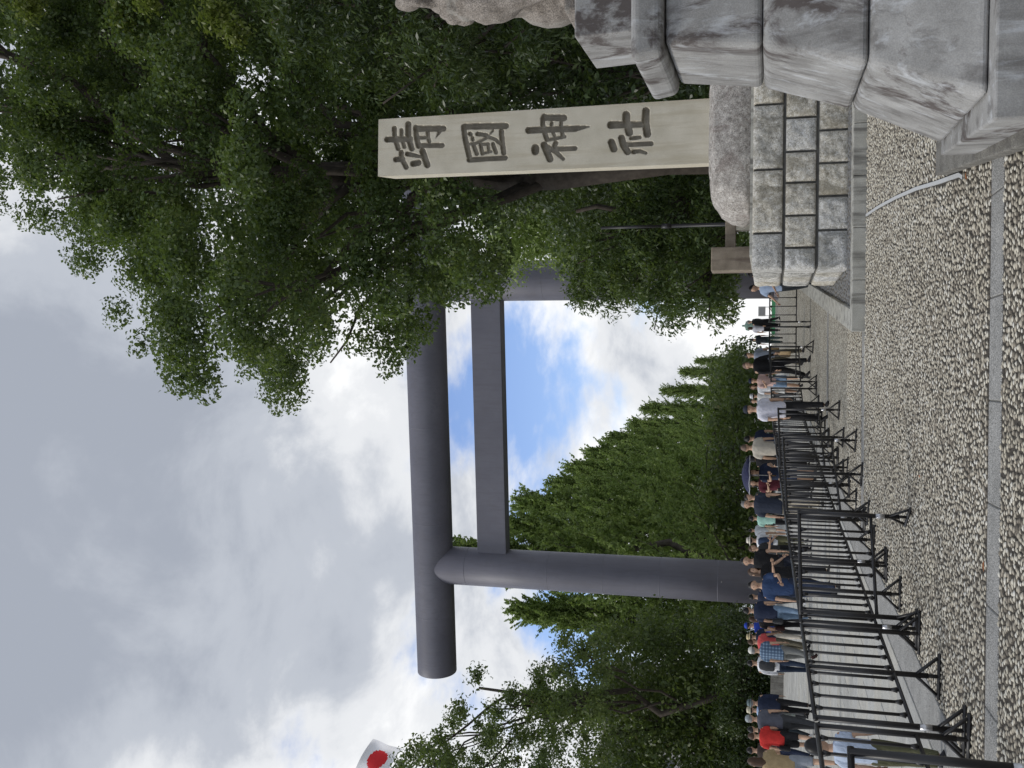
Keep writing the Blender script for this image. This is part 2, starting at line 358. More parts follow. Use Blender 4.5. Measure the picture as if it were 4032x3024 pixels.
# granite slabs of the path, one by one where they can be told apart
PA = -math.atan(0.0944)
sm = slab_mesh('paving_slab', 0.892, 0.592, 0.02, MT['slab'])
bs = slab_mesh('border_slab', 0.445, 1.19, 0.022, MT['granite'])
ax_, ay_ = math.sin(-PA), math.cos(-PA)
n_sl = 0
for j in range(-6, 40):
    for i in range(0, 12):
        s = j * 0.6 + 6.0; t = i * 0.9 + 0.9 + (0.45 if j % 2 else 0) - 0.45
        bx, by = xj(6.0) + ax_ * (s - 6.0), 6.0 + ay_ * (s - 6.0)
        x, y = bx - t * ay_, by + t * ax_
        if i == 0 and j % 2 == 0: x, y = bx - 0.9 * ay_, by + 0.9 * ax_
        if y < 5.2 or abs(x) > 0.41 * y + 1.2 or n_sl >= 300: continue
        place('paving_slab', sm, x + ay_ * 0.004, y, gz(y) - 0.004, PA, path); n_sl += 1
border = sheet('granite_border', [(xb(1.0), 1.0), (xb(CREST), CREST), (xj(CREST), CREST), (xj(1.0), 1.0)], MT['granite'], 0.0045)
for j in range(0, 32):
    y = 4.2 + j * 1.2; place('border_slab', bs, xj(y) + 0.01, y, gz(y) - 0.008, PA, border)

def strip(name, x0, x1, Y0, w, skew, n_len, h=0.008):
    s = tag(mk(name, [(x0, Y0, gz(Y0) + 0.001), (x1, Y0 + skew, gz(Y0) + 0.001), (x1, Y0 + skew + w, gz(Y0 + w) + 0.001), (x0, Y0 + w, gz(Y0 + w) + 0.001)], [(0, 1, 2, 3)], MT['joint']), kind='structure')
    me = slab_mesh('strip_stone', n_len - 0.008, w, 0.02, MT['granite']); x = x0; rz = math.atan2(skew, x1 - x0)
    while x < x1 - 0.3:
        yy = Y0 + (x - x0) * math.tan(rz); place('strip_stone', me, x, yy, gz(yy) - 0.02 + h, rz, s); x += n_len
    return s
strip('near_stone_strip', xb(6.7), 4.5, 6.70, 0.31, -0.06, 0.655)
strip('middle_stone_strip', xb(14.3), 0.78, 14.10, 0.30, 0.10, 0.80)
strip('far_stone_strip', xb(21.6), 1.75, 20.6, 0.28, 0.05, 0.9)

# ------------------------------------------------------------------ monument plinth, kerbs
PX, PY = 0.74, 14.15; KW = 0.30
tA = math.tan(AXIS)
def plx(Y): return PX + (Y - PY) * tA
def kerb_stone(name, pts, z0s, z1s, m, parent, b=0.012):
    """pts: 4 plan corners ccw; z0s/z1s lists"""
    v, f = frustum([(x, y, z) for (x, y), z in zip(pts, z0s)], [(x, y, z) for (x, y), z in zip(pts, z1s)])
    return bevel(mk(name, v, f, m, parent), b, 2)
fill = thing('plinth_bed', 'low stone-kerbed bed of dark pebbles around the monument base', 'plinth', (3.5, 16, gz(16)))
FT = 0.125
def ftop(Y): return gz(Y) + FT
mk('pebble_bed', [(plx(PY) + .1, PY + .1, ftop(PY + .1)), (9, PY + .1, ftop(PY + .1)), (9 + 4, 46, ftop(46)), (plx(46) + .1, 46, ftop(46))], [(0, 1, 2, 3)], MT['pedk'], fill)
x = PX; KT = 0.18
while x < 8.5:
    x2 = min(x + 0.70, 8.6); a = x + 0.004
    kerb_stone('kerb_stone', [(a, PY), (x2, PY), (x2, PY + KW), (a + (KW * tA if x == PX else 0), PY + KW)], [gz(PY) - .05] * 4, [gz(PY) + KT] * 4, MT['kerb'], fill); x = x2
y = PY + KW + 0.004; k = 0
while y < 45:
    y2 = y + (1.15 if y < 25 else 3.0); e = 0.004
    z1 = [gz(y) + KT, gz(y) + KT, gz(y2) + KT, gz(y2) + KT]
    kerb_stone('kerb_stone', [(plx(y), y), (plx(y) + KW, y), (plx(y2 - e) + KW, y2 - e), (plx(y2 - e), y2 - e)], [gz(y) - .05] * 2 + [gz(y2) - .05] * 2, z1, MT['kerb'], fill); y = y2

# ------------------------------------------------------------------ masonry base of the monument
WF, WL, WR, WB, WZ0, WZ1 = 15.40, 1.74, 6.44, 18.0, 0.42, 1.79
base = thing('masonry_base', 'three-course rough granite masonry base carrying boulder and inscribed pillar', 'stone base', ((WL + WR) / 2, 16.7, WZ0))
v, f = box(WL + .05, WR - .05, WF + .06, WB - .05, WZ0 - .1, WZ1 - .012); mk('core', v, f, MT['joint'], base)
def hash_noise(seed, n, m_, sm_=2):
    r = np.random.default_rng(seed); a = r.random((n + 8, m_ + 8))
    for _ in range(sm_):
        a = (a + np.roll(a, 1, 0) + np.roll(a, -1, 0) + np.roll(a, 1, 1) + np.roll(a, -1, 1)) / 5
    a = a[4:4 + n, 4:4 + m_]; return (a - a.mean()) / (a.std() + 1e-6)
def rough_block(x0, x1, z0, z1, yf, depth, seed, m, parent, axis='y'):
    nx, nz = max(8, int((x1 - x0) / 0.026)), max(8, int((z1 - z0) / 0.026))
    X, Z = np.linspace(x0, x1, nx), np.linspace(z0, z1, nz); n = hash_noise(seed, nx, nz, 1) * .7 + hash_noise(seed + 900, nx, nz, 6) * .8
    v, f = [], []; mg = 0.03
    for i in range(nx):
        for j in range(nz):
            d = min(X[i] - x0, x1 - X[i], Z[j] - z0, z1 - Z[j])
            pr = 0 if d < mg * 0.7 else min(1, (d - mg * .7) / 0.04) * (0.013 + 0.0055 * n[i, j])
            edge = 0.012 if d < 1e-6 else 0
            v.append((X[i], yf - pr + edge, Z[j]) if axis == 'y' else (yf - pr + edge, X[i], Z[j]))
    fl = (lambda q: q) if axis == 'y' else (lambda q: tuple(reversed(q)))
    for i in range(nx - 1):
        for j in range(nz - 1): f.append(fl((i * nz + j, (i + 1) * nz + j, (i + 1) * nz + j + 1, i * nz + j + 1)))
    o = len(v); cs = [(x0, z0), (x1, z0), (x1, z1), (x0, z1)]
    for (a, z) in cs: v.append((a, yf + depth, z) if axis == 'y' else (yf + depth, a, z))
    ring = [[i * nz for i in range(nx)], [(nx - 1) * nz + j for j in range(nz)], [i * nz + nz - 1 for i in range(nx - 1, -1, -1)], [j for j in range(nz - 1, -1, -1)]]
    for k in range(4): f.append(fl(tuple(reversed(ring[k])) + (o + k, o + (k + 1) % 4)))
    f.append(fl((o + 3, o + 2, o + 1, o)))
    o_ = mk('stone', v, f, m, parent, smooth=False); nfr = (nx - 1) * (nz - 1); o_.data.polygons.foreach_set('use_smooth', [True] * nfr + [False] * (len(f) - nfr)); return o_
def stx(V_y): return at(2200 + 1000 / 1.2074, V_y / 1.2074, WF)[0]
zc = [WZ1, 1.338, 0.866, WZ0]
courses = [[495, 805, 1108], [565, 725, 872, 1028, 1180], [630, 785, 940, 1100]]
for ci, js in enumerate(courses):
    xs = sorted([stx(q) for q in js]); step = xs[1] - xs[0] if ci else 0.95
    while xs[-1] + step < WR - 0.25: xs.append(xs[-1] + step)
    xs = [WL + (0.0 if ci < 2 else 0.0)] + xs + [WR]; g = 0.018
    z1, z0 = zc[ci], zc[ci + 1]
    for k in range(len(xs) - 1):
        rough_block(xs[k] + (g if k else 0), xs[k + 1] - g, z0 + (0.022 if ci < 2 else 0.0), z1 - (0.0 if ci == 0 else 0.022), WF + (0.015 if ci == 2 else 0.0), 0.5, 31 * ci + k, MT['rough'], base)
    ys = [WF + 0.52, 16.6, 17.3, WB]
    for k in range(3):
        rough_block(ys[k] + g, ys[k + 1] - g, z0 + 0.022, z1 - (0 if ci == 0 else 0.022), WL + 0.01, 0.3, 200 + 31 * ci + k, MT['rough'], base, 'x')
v, f = box(WL + 0.25, WR - .25, WF + 0.25, WB - .2, WZ1 - 0.005, WZ1 + 0.045); mk('bed_slab', v, f, MT['kerb'], base)

# boulder
def superell(n, e): return math.copysign(abs(n) ** e, n)
bo_c = (4.10, 16.75, 2.13); NB, NV = 72, 28
bv, bf = [], []
nzb = hash_noise(5, NB, NV + 1, 2); nzb2 = hash_noise(6, NB, NV + 1, 1)
for j in range(NV + 1):
    ph = -math.pi / 2 + math.pi * j / NV
    for i in range(NB):
        th = 2 * math.pi * i / NB
        cz = superell(math.sin(ph), 0.32); cr = abs(math.cos(ph)) ** 0.32
        X = cr * superell(math.cos(th), 0.55); Y = cr * superell(math.sin(th), 0.55)
        wx = 1.44 - 0.26 * max(0, cz) ** 2 - 0.05 * (cz + 1); w = 0 if j in (0, NV) else 1
        k = 1 + w * (0.012 * nzb[i, j] + 0.008 * nzb2[i, j])
        bv.append((bo_c[0] + X * wx * k, bo_c[1] + Y * (0.93 - 0.07 * max(0, cz)) * k, bo_c[2] + 0.36 * cz + 0.006 * nzb[i, j] * w + (0.05 * X if cz > .5 else 0) * 0))
for j in range(NV):
    for i in range(NB):
        a = j * NB + i; b = j * NB + (i + 1) % NB; bf.append((a, b, b + NB, a + NB))
bf.append(tuple(range(NB - 1, -1, -1))); bf.append(tuple(range(NV * NB, (NV + 1) * NB)))
tag(mk('boulder', bv, bf, MT['rock'], smooth=True), 'flat brown-grey natural boulder under the inscribed stone pillar', 'boulder')

# ------------------------------------------------------------------ inscribed pillar, the four characters cut into its face
PYF, PZ0, PZ1, PDEP = 16.40, 2.45, 8.185, 0.86
def stroke_pts(ox, oy, sc, strokes):
    out = []
    for st in strokes:
        hw = st[0]; pts = [at(ox + x / sc, oy + y / sc, PYF) for x, y in st[1:]]
        h0, h1 = (hw if isinstance(hw, tuple) else (hw, hw)); k = 18.6 / F_PX / sc
        out.append(([(p[0], p[2]) for p in pts], h0 * k, h1 * k))
    return out
S = []
S += stroke_pts(1500, 450, 6.636, [(60, (350, 360), (360, 590), (450, 890)), (48, (535, 410), (540, 590), (615, 850)), ((80, 68), (715, 260), (715, 580), (810, 900)),
    (75, (160, 655), (760, 640)), (65, (910, 340), (930, 600), (985, 830)), (75, (930, 370), (1630, 370)), ((60, 8), (1560, 400), (1430, 630)), (50, (1225, 440), (1230, 600), (1265, 700)),
    (45, (1010, 610), (1215, 605)), (60, (990, 810), (1600, 810)), (62, (530, 990), (540, 1150), (660, 1380)), (70, (390, 1180), (560, 1160)), ((62, 35), (690, 1030), (1060, 1110)),
    (75, (840, 1290), (980, 1260)), (78, (1085, 960), (1210, 1320))])
S += stroke_pts(1790, 450, 7.54, [(75, (270, 370), (310, 700), (430, 1230)), (85, (310, 360), (1520, 340)), (70, (430, 1350), (1500, 1290)), (70, (1390, 500), (1420, 850), (1460, 1140)),
    (60, (455, 575), (475, 590)), (50, (530, 690), (540, 750)), (45, (440, 880), (620, 860), (900, 720), (1000, 660)), ((62, 40), (680, 580), (950, 610), (1040, 660)), ((35, 20), (1140, 480), (1050, 590)),
    (48, (1040, 680), (1200, 740), (1400, 900)), (58, (560, 900), (660, 1170)), (52, (770, 880), (830, 1170)), (45, (800, 890), (1000, 870)), (45, (990, 870), (1020, 1060)), (40, (840, 1160), (1080, 1100)), (55, (1140, 880), (1230, 1130))])
S += stroke_pts(2050, 420, 6.913, [((85, 75), (220, 640), (1500, 590)), ((75, 20), (1500, 590), (1870, 540)), (60, (640, 250), (600, 320), (610, 520)), (80, (640, 290), (1180, 300)), (60, (660, 720), (720, 890)),
    (45, (740, 900), (1200, 810)), (45, (850, 440), (840, 500)), (42, (880, 700), (920, 780)), (48, (1110, 410), (1100, 500)), (50, (1130, 670), (1140, 750)), (95, (400, 1120), (400, 1210)),
    (85, (640, 1040), (800, 1420)), ((68, 45), (760, 1110), (950, 1220), (1160, 1420)), (58, (920, 1150), (1480, 1130)), (60, (960, 980), (910, 1090))])
S += stroke_pts(2370, 400, 7.213, [((100, 72), (260, 660), (1230, 640)), (95, (690, 370), (700, 560), (780, 880)), (92, (1250, 260), (1240, 560), (1290, 920)), (90, (270, 1150), (340, 1340)),
    (85, (560, 1030), (610, 1230), (730, 1420)), (60, (680, 1215), (1400, 1190)), (50, (830, 1040), (1070, 1010)), ((62, 38), (900, 1420), (1080, 1400), (1250, 1460))])
NX, NZ = 112, 600
gx = np.linspace(0, 1, NX); gzv = np.linspace(PZ0, PZ1, NZ)
tt = (gzv - 2.58) / (8.18 - 2.58)
xl = 3.580 + 0.022 * tt; xr = 4.622 - 0.022 * tt
GX = xl[:, None] + (xr - xl)[:, None] * gx[None, :]; GZ = np.repeat(gzv[:, None], NX, 1)
dep = np.zeros_like(GX)
for pts, h0, h1 in S:
    tot = len(pts) - 1
    for q in range(tot):
        (x0, z0), (x1, z1) = pts[q], pts[q + 1]
        ha, hb = h0 + (h1 - h0) * q / tot, h0 + (h1 - h0) * (q + 1) / tot
        msk = (GX > min(x0, x1) - .1) & (GX < max(x0, x1) + .1) & (GZ > min(z0, z1) - .1) & (GZ < max(z0, z1) + .1)
        dx, dz = x1 - x0, z1 - z0; l2 = dx * dx + dz * dz + 1e-9
        t = np.clip(((GX - x0) * dx + (GZ - z0) * dz) / l2, 0, 1)
        hw = ha + (hb - ha) * t; d = np.hypot(GX - x0 - t * dx, GZ - z0 - t * dz) / hw
        pr = np.where(d < 1, np.clip(1 - d ** 4, 0, 1) ** .6 * np.minimum(0.10, hw * 1.7), 0)
        dep = np.where(msk, np.maximum(dep, pr), dep)
pil = thing('stone_pillar', 'tall pale granite pillar carved with four large characters, standing on boulder', 'stone pillar', (4.1, 16.83, 2.5))
PV = np.stack([GX.ravel(), (PYF + dep).ravel(), GZ.ravel()], 1)
idx = np.arange(NX * NZ).reshape(NZ, NX)
Q = np.stack([idx[:-1, :-1].ravel(), idx[:-1, 1:].ravel(), idx[1:, 1:].ravel(), idx[1:, :-1].ravel()], 1)
ifo = mk_np('inscribed_face', PV, Q, [MT['pillar'], stone('groove_shade_grime', (0.21, 0.188, 0.148), (0.34, 0.308, 0.245), 9, speck=0.3, bmp=0.1)], pil, smooth=False)  # groove faces painted darker: shade of the cut plus dirt in the colour
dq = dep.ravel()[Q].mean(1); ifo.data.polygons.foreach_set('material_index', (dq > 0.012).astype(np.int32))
e = 0.0
bq = [(xl[0], PYF, PZ0), (xr[0], PYF, PZ0), (xr[0] + .13, PYF + PDEP, PZ0), (xl[0] + .13, PYF + PDEP, PZ0)]
tq = [(xl[-1], PYF, PZ1), (xr[-1], PYF, PZ1), (xr[-1] + .13, PYF + PDEP, PZ1), (xl[-1] + .13, PYF + PDEP, PZ1)]
v, f = frustum(bq, tq); f = [q for q in f if q != (0, 1, 5, 4)]
mk('shaft', v, f, MT['pillar'], pil)

# ------------------------------------------------------------------ stone fence behind the monument, thin black pole
sf = thing('stone_fence', 'brown stained stone post-and-rail fence behind the masonry base', 'fence', (5.0, 19.2, gz(19)))
for k, cx in enumerate((2.36, 5.3, 8.2)):
    v, f = box(cx - .225, cx + .225, 19.0, 19.42, gz(19), 2.60); bevel(mk('post', v, f, MT['fence'], sf), 0.02)
for x0, x1 in ((2.587, 5.072), (5.528, 7.972)):
    v, f = box(x0, x1, 19.10, 19.32, 2.16, 2.35); bevel(mk('rail', v, f, MT['fence'], sf), 0.012)
    v, f = box(x0, x1, 19.10, 19.32, 0.9, 1.08); bevel(mk('rail', v, f, MT['fence'], sf), 0.012)
    for k in range(3):
        cx = x0 + 0.42 + k * 0.82; v, f = box(cx - .1, cx + .1, 19.12, 19.30, 1.082, 2.158); mk('baluster', v, f, MT['pillar'], sf)
pole = thing('black_pole', 'slim black metal pole with a joint collar behind the stone fence', 'pole', (3.12, 19.75, gz(19.75)))
v, f = tube([(3.12, 19.75, gz(19.75)), (3.12, 19.75, 3.55)], 0.038, 10); mk('shaft', v, f, MT['black'], pole, True)
v, f = tube([(3.12, 19.75, 3.45), (3.12, 19.75, 4.80)], 0.029, 10); mk('upper_shaft', v, f, MT['black'], pole, True)
v, f = tube([(3.12, 19.75, 3.42), (3.12, 19.75, 3.60)], 0.05, 10); mk('collar', v, f, MT['black'], pole, True)

# ------------------------------------------------------------------ lion pedestal
TH = rad(3.5); PC = np.array([1.33, 5.39])
pax = np.array([math.sin(TH), math.cos(TH)]); pac = np.array([math.cos(TH), -math.sin(TH)])
def pl(u, v): q = PC + pac * u + pax * v; return (q[0], q[1])
ped = thing('lion_pedestal', 'stacked weathered grey stone pedestal with flared blocks under the guardian lion', 'pedestal', (*pl(1.4, 1.1), gz(6.2)))
UR = 2.04     # right side (outside the picture)
def block(name, z0, z1, b, t, m, r=0.035):
    (u0, f0, k0), (u1, f1, k1) = b, t; w0, w1 = 2.8 - u0, 2.8 - u1
    B_ = [(*pl(u0, f0), z0), (*pl(w0, f0), z0), (*pl(w0, k0), z0), (*pl(u0, k0), z0)]
    T_ = [(*pl(u1, f1), z1), (*pl(w1, f1), z1), (*pl(w1, k1), z1), (*pl(u1, k1), z1)]
    v, f = frustum(B_, T_); return bevel(mk(name, v, f, m, ped), r, 4)
g5 = gz(6)
sl_q = [(*pl(0, 0), .1), (*pl(2.8, 0), .1), (*pl(2.8, 1.66), .1), (1.515, 7.02, .1)]
v, f = frustum([(x, y, g5 + .06) for x, y, _ in sl_q], [(x, y, .445) for x, y, _ in sl_q]); bevel(mk('base_slab', v, f, MT['ped'], ped), 0.012)
block('flared_block', 0.447, 1.000, (.14, .14, 1.55), (.40, .40, 1.60), MT['ped'], 0.05)
block('flared_block', 1.003, 1.565, (.40, .40, 1.60), (.575, .575, 1.62), MT['ped'], 0.05)
block('flared_block', 1.568, 2.132, (.585, .585, 1.64), (.655, .655, 1.68), MT['ped'], 0.045)
block('cap_slab', 2.135, 2.325, (.59, .59, 1.72), (.56, .56, 1.74), MT['ped'], 0.05)
block('top_block', 2.328, 2.700, (.79, .79, 1.56), (.775, .775, 1.57), MT['ped'], 0.012)
# low kerb round the pedestal
KO = np.array([1.67, 8.45]); KN = np.array([0.98, 3.6])
kd = (KN - KO) / np.linalg.norm(KN - KO); kl = np.linalg.norm(KN - KO); kn_ = np.array([-kd[1], kd[0]])
s = 0.0
while s < kl - 0.2:
    s2 = min(s + 0.55, kl); a, b_ = KO + kd * (s + .003), KO + kd * s2
    pts = [tuple(a), tuple(b_), tuple(b_ + kn_ * 0.42), tuple(a + kn_ * 0.42)]
    kerb_stone('kerb_stone', pts, [gz(p[1]) - .04 for p in pts], [gz(p[1]) + .10 for p in pts], MT['pedk'], ped, 0.01); s = s2
back = [tuple(KO + kn_ * .425), tuple(KO - kd * 0 + kn_ * 2.6), tuple(KO + kd * 5 + kn_ * 2.6), tuple(KO + kd * 4.9 + kn_ * .425)]
kerb_stone('kerb_bed', back, [gz(p[1]) - .04 for p in back], [gz(p[1]) + .07 for p in back], MT['pedk'], ped, 0.004)

# ------------------------------------------------------------------ torii
tor = thing('torii_gate', 'giant dark steel torii gate over the approach', 'torii gate', (-2.9, 64.7, 1.1))
LP, RP = np.array([-12.53, 66.0]), np.array([6.72, 63.43]); td = (RP - LP) / np.linalg.norm(RP - LP)
for c in (LP, RP):
    v, f = tube([(c[0], c[1], 0.9), (c[0], c[1], 8), (c[0], c[1], 16), (c[0], c[1], 23.95)], [1.32, 1.315, 1.30, 1.285], 64); mk('pillar', v, f, MT['torii'], tor, True)
KA, KB = LP - td * 7.75, RP + td * 7.75
v, f = tube([(*KA, 23.97), (*(KA * .98 + KB * .02), 23.97), (*((KA + KB) / 2), 23.97), (*KB, 23.97)], 1.37, 64)
o = mk('lintel', v, f, MT['torii'], tor, True); bevel(o, 0.06, 2)
nn = np.array([-td[1], td[0]]); a, b_ = LP + td * 1.1, RP - td * 1.1
B_ = [(*(a - nn * .55), 18.62), (*(b_ - nn * .55), 18.62), (*(b_ + nn * .55), 18.62), (*(a + nn * .55), 18.62)]
v, f = frustum(B_, [(x, y, 20.62) for x, y, z in B_]); bevel(mk('tie_beam', v, f, MT['torii'], tor), 0.03)
for c in (LP, RP):
    for zs in (4.6, 8.3, 12.0, 15.7, 21.4): mk('weld_seam', *tube([(c[0], c[1], zs), (c[0], c[1], zs + .05)], float(np.interp(zs, [.9, 8, 16, 23.95], [1.32, 1.315, 1.30, 1.285])) + .0025, 64), MT['torii'], tor, True)
for sfr in (.12, .31, .5, .69, .88):
    q0 = KA + (KB - KA) * sfr; q1 = q0 + td * .05; mk('weld_seam', *tube([(*q0, 23.97), (*q1, 23.97)], 1.3725, 64), MT['torii'], tor, True)
for c in (LP, RP):
    v, f = tube([(c[0], c[1], 0.95), (c[0], c[1], 1.35)], 1.40, 64); bevel(mk('base_collar', v, f, MT['torii'], tor, True), 0.03)

# ------------------------------------------------------------------ guardian lion on the pedestal
def voxel(o, size, smooth=2):
    m = o.modifiers.new('remesh', 'REMESH'); m.mode = 'VOXEL'; m.voxel_size = size; m.use_smooth_shade = True
    if smooth:
        k = o.modifiers.new('smooth', 'SMOOTH'); k.factor = 0.5; k.iterations = smooth
    return o
LX, LY = pl(1.40, 1.20); LZ = 2.70
lion = thing('guardian_lion', 'carved seated stone guardian lion with curly mane on top of the pedestal', 'statue', (LX, LY, LZ))
v, f = box(-.47, .47, -.36, .36, 0.0, 0.075); bevel(mk('plinth', v, f, MT['lion'], lion, world=False), 0.015)
prt = []
for sgn in (-1, 1):
    prt.append(tube([(sgn * .25, -.27, .07), (sgn * .25, -.23, .25), (sgn * .27, -.20, .45), (sgn * .25, -.10, .68)], [.10, .085, .11, .17], 14))
    prt.append(ball((sgn * .26, -.31, .12), (.115, .13, .07))); 
    for t_ in (-.06, 0, .06): prt.append(ball((sgn * .26 + t_, -.41, .105), (.036, .05, .045)))
    prt.append(ball((sgn * .22, .16, .27), (.15, .22, .24))); prt.append(ball((sgn * .23, -.02, .12), (.08, .2, .06))); prt.append(ball((sgn * .29, -.13, .60), (.135, .16, .21)))
prt += [ball((0, .02, .50), (.33, .30, .40), 16, 12), ball((0, -.12, .62), (.30, .24, .26), 14, 10), ball((0, -.05, .90), (.33, .27, .27), 16, 12)]
hd = [ball((0, -.20, 1.06), (.25, .24, .235), 16, 12), ball((0, -.40, 1.065), (.17, .10, .07), 12, 8), ball((0, -.36, .93), (.15, .10, .045), 12, 8), ball((0, -.48, 1.115), (.065, .05, .045))]
for sgn in (-1, 1):
    hd += [ball((sgn * .12, -.385, 1.17), (.085, .06, .04)), ball((sgn * .17, -.33, 1.02), (.07, .08, .11)), ball((sgn * .24, -.12, 1.20), (.05, .08, .09)), ball((sgn * .055, -.475, 1.08), (.05, .045, .035))]
prt += hd
for k in range(30):                                     # mane curls round the face and down the neck
    a = rad(-35 + 250 * k / 29); prt.append(ball((math.cos(a) * .275, -.20 + .03 * math.sin(k), 1.06 + math.sin(a) * .25), .040, 8, 6))
for row, (zz_, r_, yy_) in enumerate(((.90, .33, -.16), (.80, .335, -.20), (.70, .33, -.22))):
    for k in range(13):
        a = rad(180 + 180 * (k + .5 * (row % 2)) / 13); prt.append(ball((math.cos(a) * r_, yy_ * .2 + math.sin(a) * .27, zz_ + .02 * math.sin(k * 2)), (.05, .05, .065), 8, 6))
for k in range(9): prt.append(ball((0.12 * math.sin(k * 1.3), .33 + .02 * k, .35 + .08 * k), .10, 8, 6))
v, f = join(*prt); lb = voxel(mk('body', v, f, MT['lion'], lion, True, world=False), 0.015, 0)
mo = mk('mouth', *ball((0, -.425, .995), (.125, .045, .042), 12, 8), MT['liondark'], lion, True, world=False)
v, f = join(*[ball((x_, -.462, z_), (.017, .014, .022), 6, 5) for x_ in (-.09, -.055, -.02, .02, .055, .09) for z_ in (1.025, .965)]); mk('teeth', v, f, MT['lion'], mo, world=False)
for sgn in (-1, 1): mk('eye', *ball((sgn * .105, -.405, 1.135), (.042, .03, .032), 10, 8), MT['lion'], lion, True, world=False)

# ------------------------------------------------------------------ pebbles set in the mortar
def in_poly(x, y, poly):
    c = np.zeros(len(x), bool); n = len(poly)
    for i in range(n):
        (x0, y0), (x1, y1) = poly[i], poly[(i + 1) % n]
        k = ((y0 > y) != (y1 > y)) & (x < (x1 - x0) * (y - y0) / (y1 - y0 + 1e-12) + x0); c ^= k
    return c
def pebble_field(xr_, yr_, sx, sy, keep, hz):
    nx, ny = int((xr_[1] - xr_[0]) / sx), int((yr_[1] - yr_[0]) / sy)
    I, J = np.meshgrid(np.arange(nx), np.arange(ny)); I, J = I.ravel(), J.ravel()
    x = xr_[0] + (I + 0.5 * (J % 2)) * sx + rng.normal(0, sx * .22, len(I)); y = yr_[0] + J * sy + rng.normal(0, sy * .22, len(I))
    k = keep(x, y); return x[k], y[k]
def keep_main(x, y):
    k = (np.abs(x) < 0.39 * y + 0.45) & (x > -2.61 + 0.0944 * (y - 7.56) + 0.01)
    sk = lambda Y0, w, x0, x1, s: ~((y > Y0 + (x - x0) / (x1 - x0) * s - .02) & (y < Y0 + w + (x - x0) / (x1 - x0) * s + .02) & (x < x1))
    k &= sk(6.70, .31, -2.69, 4.5, -.06) & sk(14.10, .30, -1.97, .78, .10)
    k &= ~((y > PY - .02) & (x > PX + (y - PY) * tA - .02))
    k &= ~in_poly(x, y, [tuple(KO), tuple(KN), tuple(KN + kn_ * 3), tuple(KO + kn_ * 3)])
    rl = np.interp(y, [7.85, 8.0, 8.9, 10.0, 11.4, 12.9, 14.14], [1.53, 1.58, 1.70, 1.86, 2.03, 2.19, 2.30]); k &= ~((np.abs(x - rl) < 0.030) & (y > 7.9))
    return k
MT['rim'] = stone('painted_shade_rim', (0.10, 0.089, 0.073), (0.23, 0.207, 0.172), 30, bmp=0)  # lower pebble sides painted dark, shade of the gaps put into the colour
def pebble_geo(n, ns=7, seed=3):
    r = np.random.default_rng(seed); a = 2 * np.pi * np.arange(ns) / ns
    an = a[None, :] + r.normal(0, .13, (n, ns)); rr = 1 + r.normal(0, .10, (n, ns))
    L_ = np.exp(r.normal(0, .15, n)) ; e_ = r.uniform(.60, .85, n); th = r.uniform(0, np.pi, n)
    ux, uy = np.cos(an) * rr, np.sin(an) * rr * e_[:, None]
    rx = ux * np.cos(th)[:, None] - uy * np.sin(th)[:, None]; ry = ux * np.sin(th)[:, None] + uy * np.cos(th)[:, None]
    h = r.uniform(.010, .019, n)
    return rx, ry, L_, h, r
px_, py_ = pebble_field((-9, 9), (4.1, 16.6), .044, .044, keep_main, 0)
near_i = np.argsort(py_ + 0.15 * np.abs(px_ + .2)); vis = near_i[(py_[near_i] > 4.55) & (np.abs(px_[near_i]) < 0.385 * py_[near_i])][:300]
single = np.zeros(len(px_), bool); single[vis] = True
peb = ground
pm = []
for q in range(8):
    rx, ry, L_, h, r = pebble_geo(1, 8, 40 + q); R_ = 0.0232 * L_[0]
    vv = [(rx[0][k] * R_, ry[0][k] * R_, -.004) for k in range(8)] + [(rx[0][k] * R_ * .93, ry[0][k] * R_ * .93, h[0] * .5) for k in range(8)] + [(rx[0][k] * R_ * .6, ry[0][k] * R_ * .6, h[0] * .92) for k in range(8)] + [(0, 0, h[0])]
    ff = [(i, (i + 1) % 8, 8 + (i + 1) % 8, 8 + i) for i in range(8)] + [(8 + i, 8 + (i + 1) % 8, 16 + (i + 1) % 8, 16 + i) for i in range(8)] + [(16 + i, 16 + (i + 1) % 8, 24) for i in range(8)]
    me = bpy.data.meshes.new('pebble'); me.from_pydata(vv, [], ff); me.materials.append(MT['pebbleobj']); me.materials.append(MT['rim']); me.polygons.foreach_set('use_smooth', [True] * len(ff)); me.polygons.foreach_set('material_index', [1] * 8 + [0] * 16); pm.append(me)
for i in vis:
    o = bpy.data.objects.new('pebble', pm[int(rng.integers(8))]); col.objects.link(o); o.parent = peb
    o.location = (px_[i], py_[i], gz(py_[i])); o.rotation_euler = (0, 0, rng.uniform(0, 6.28))
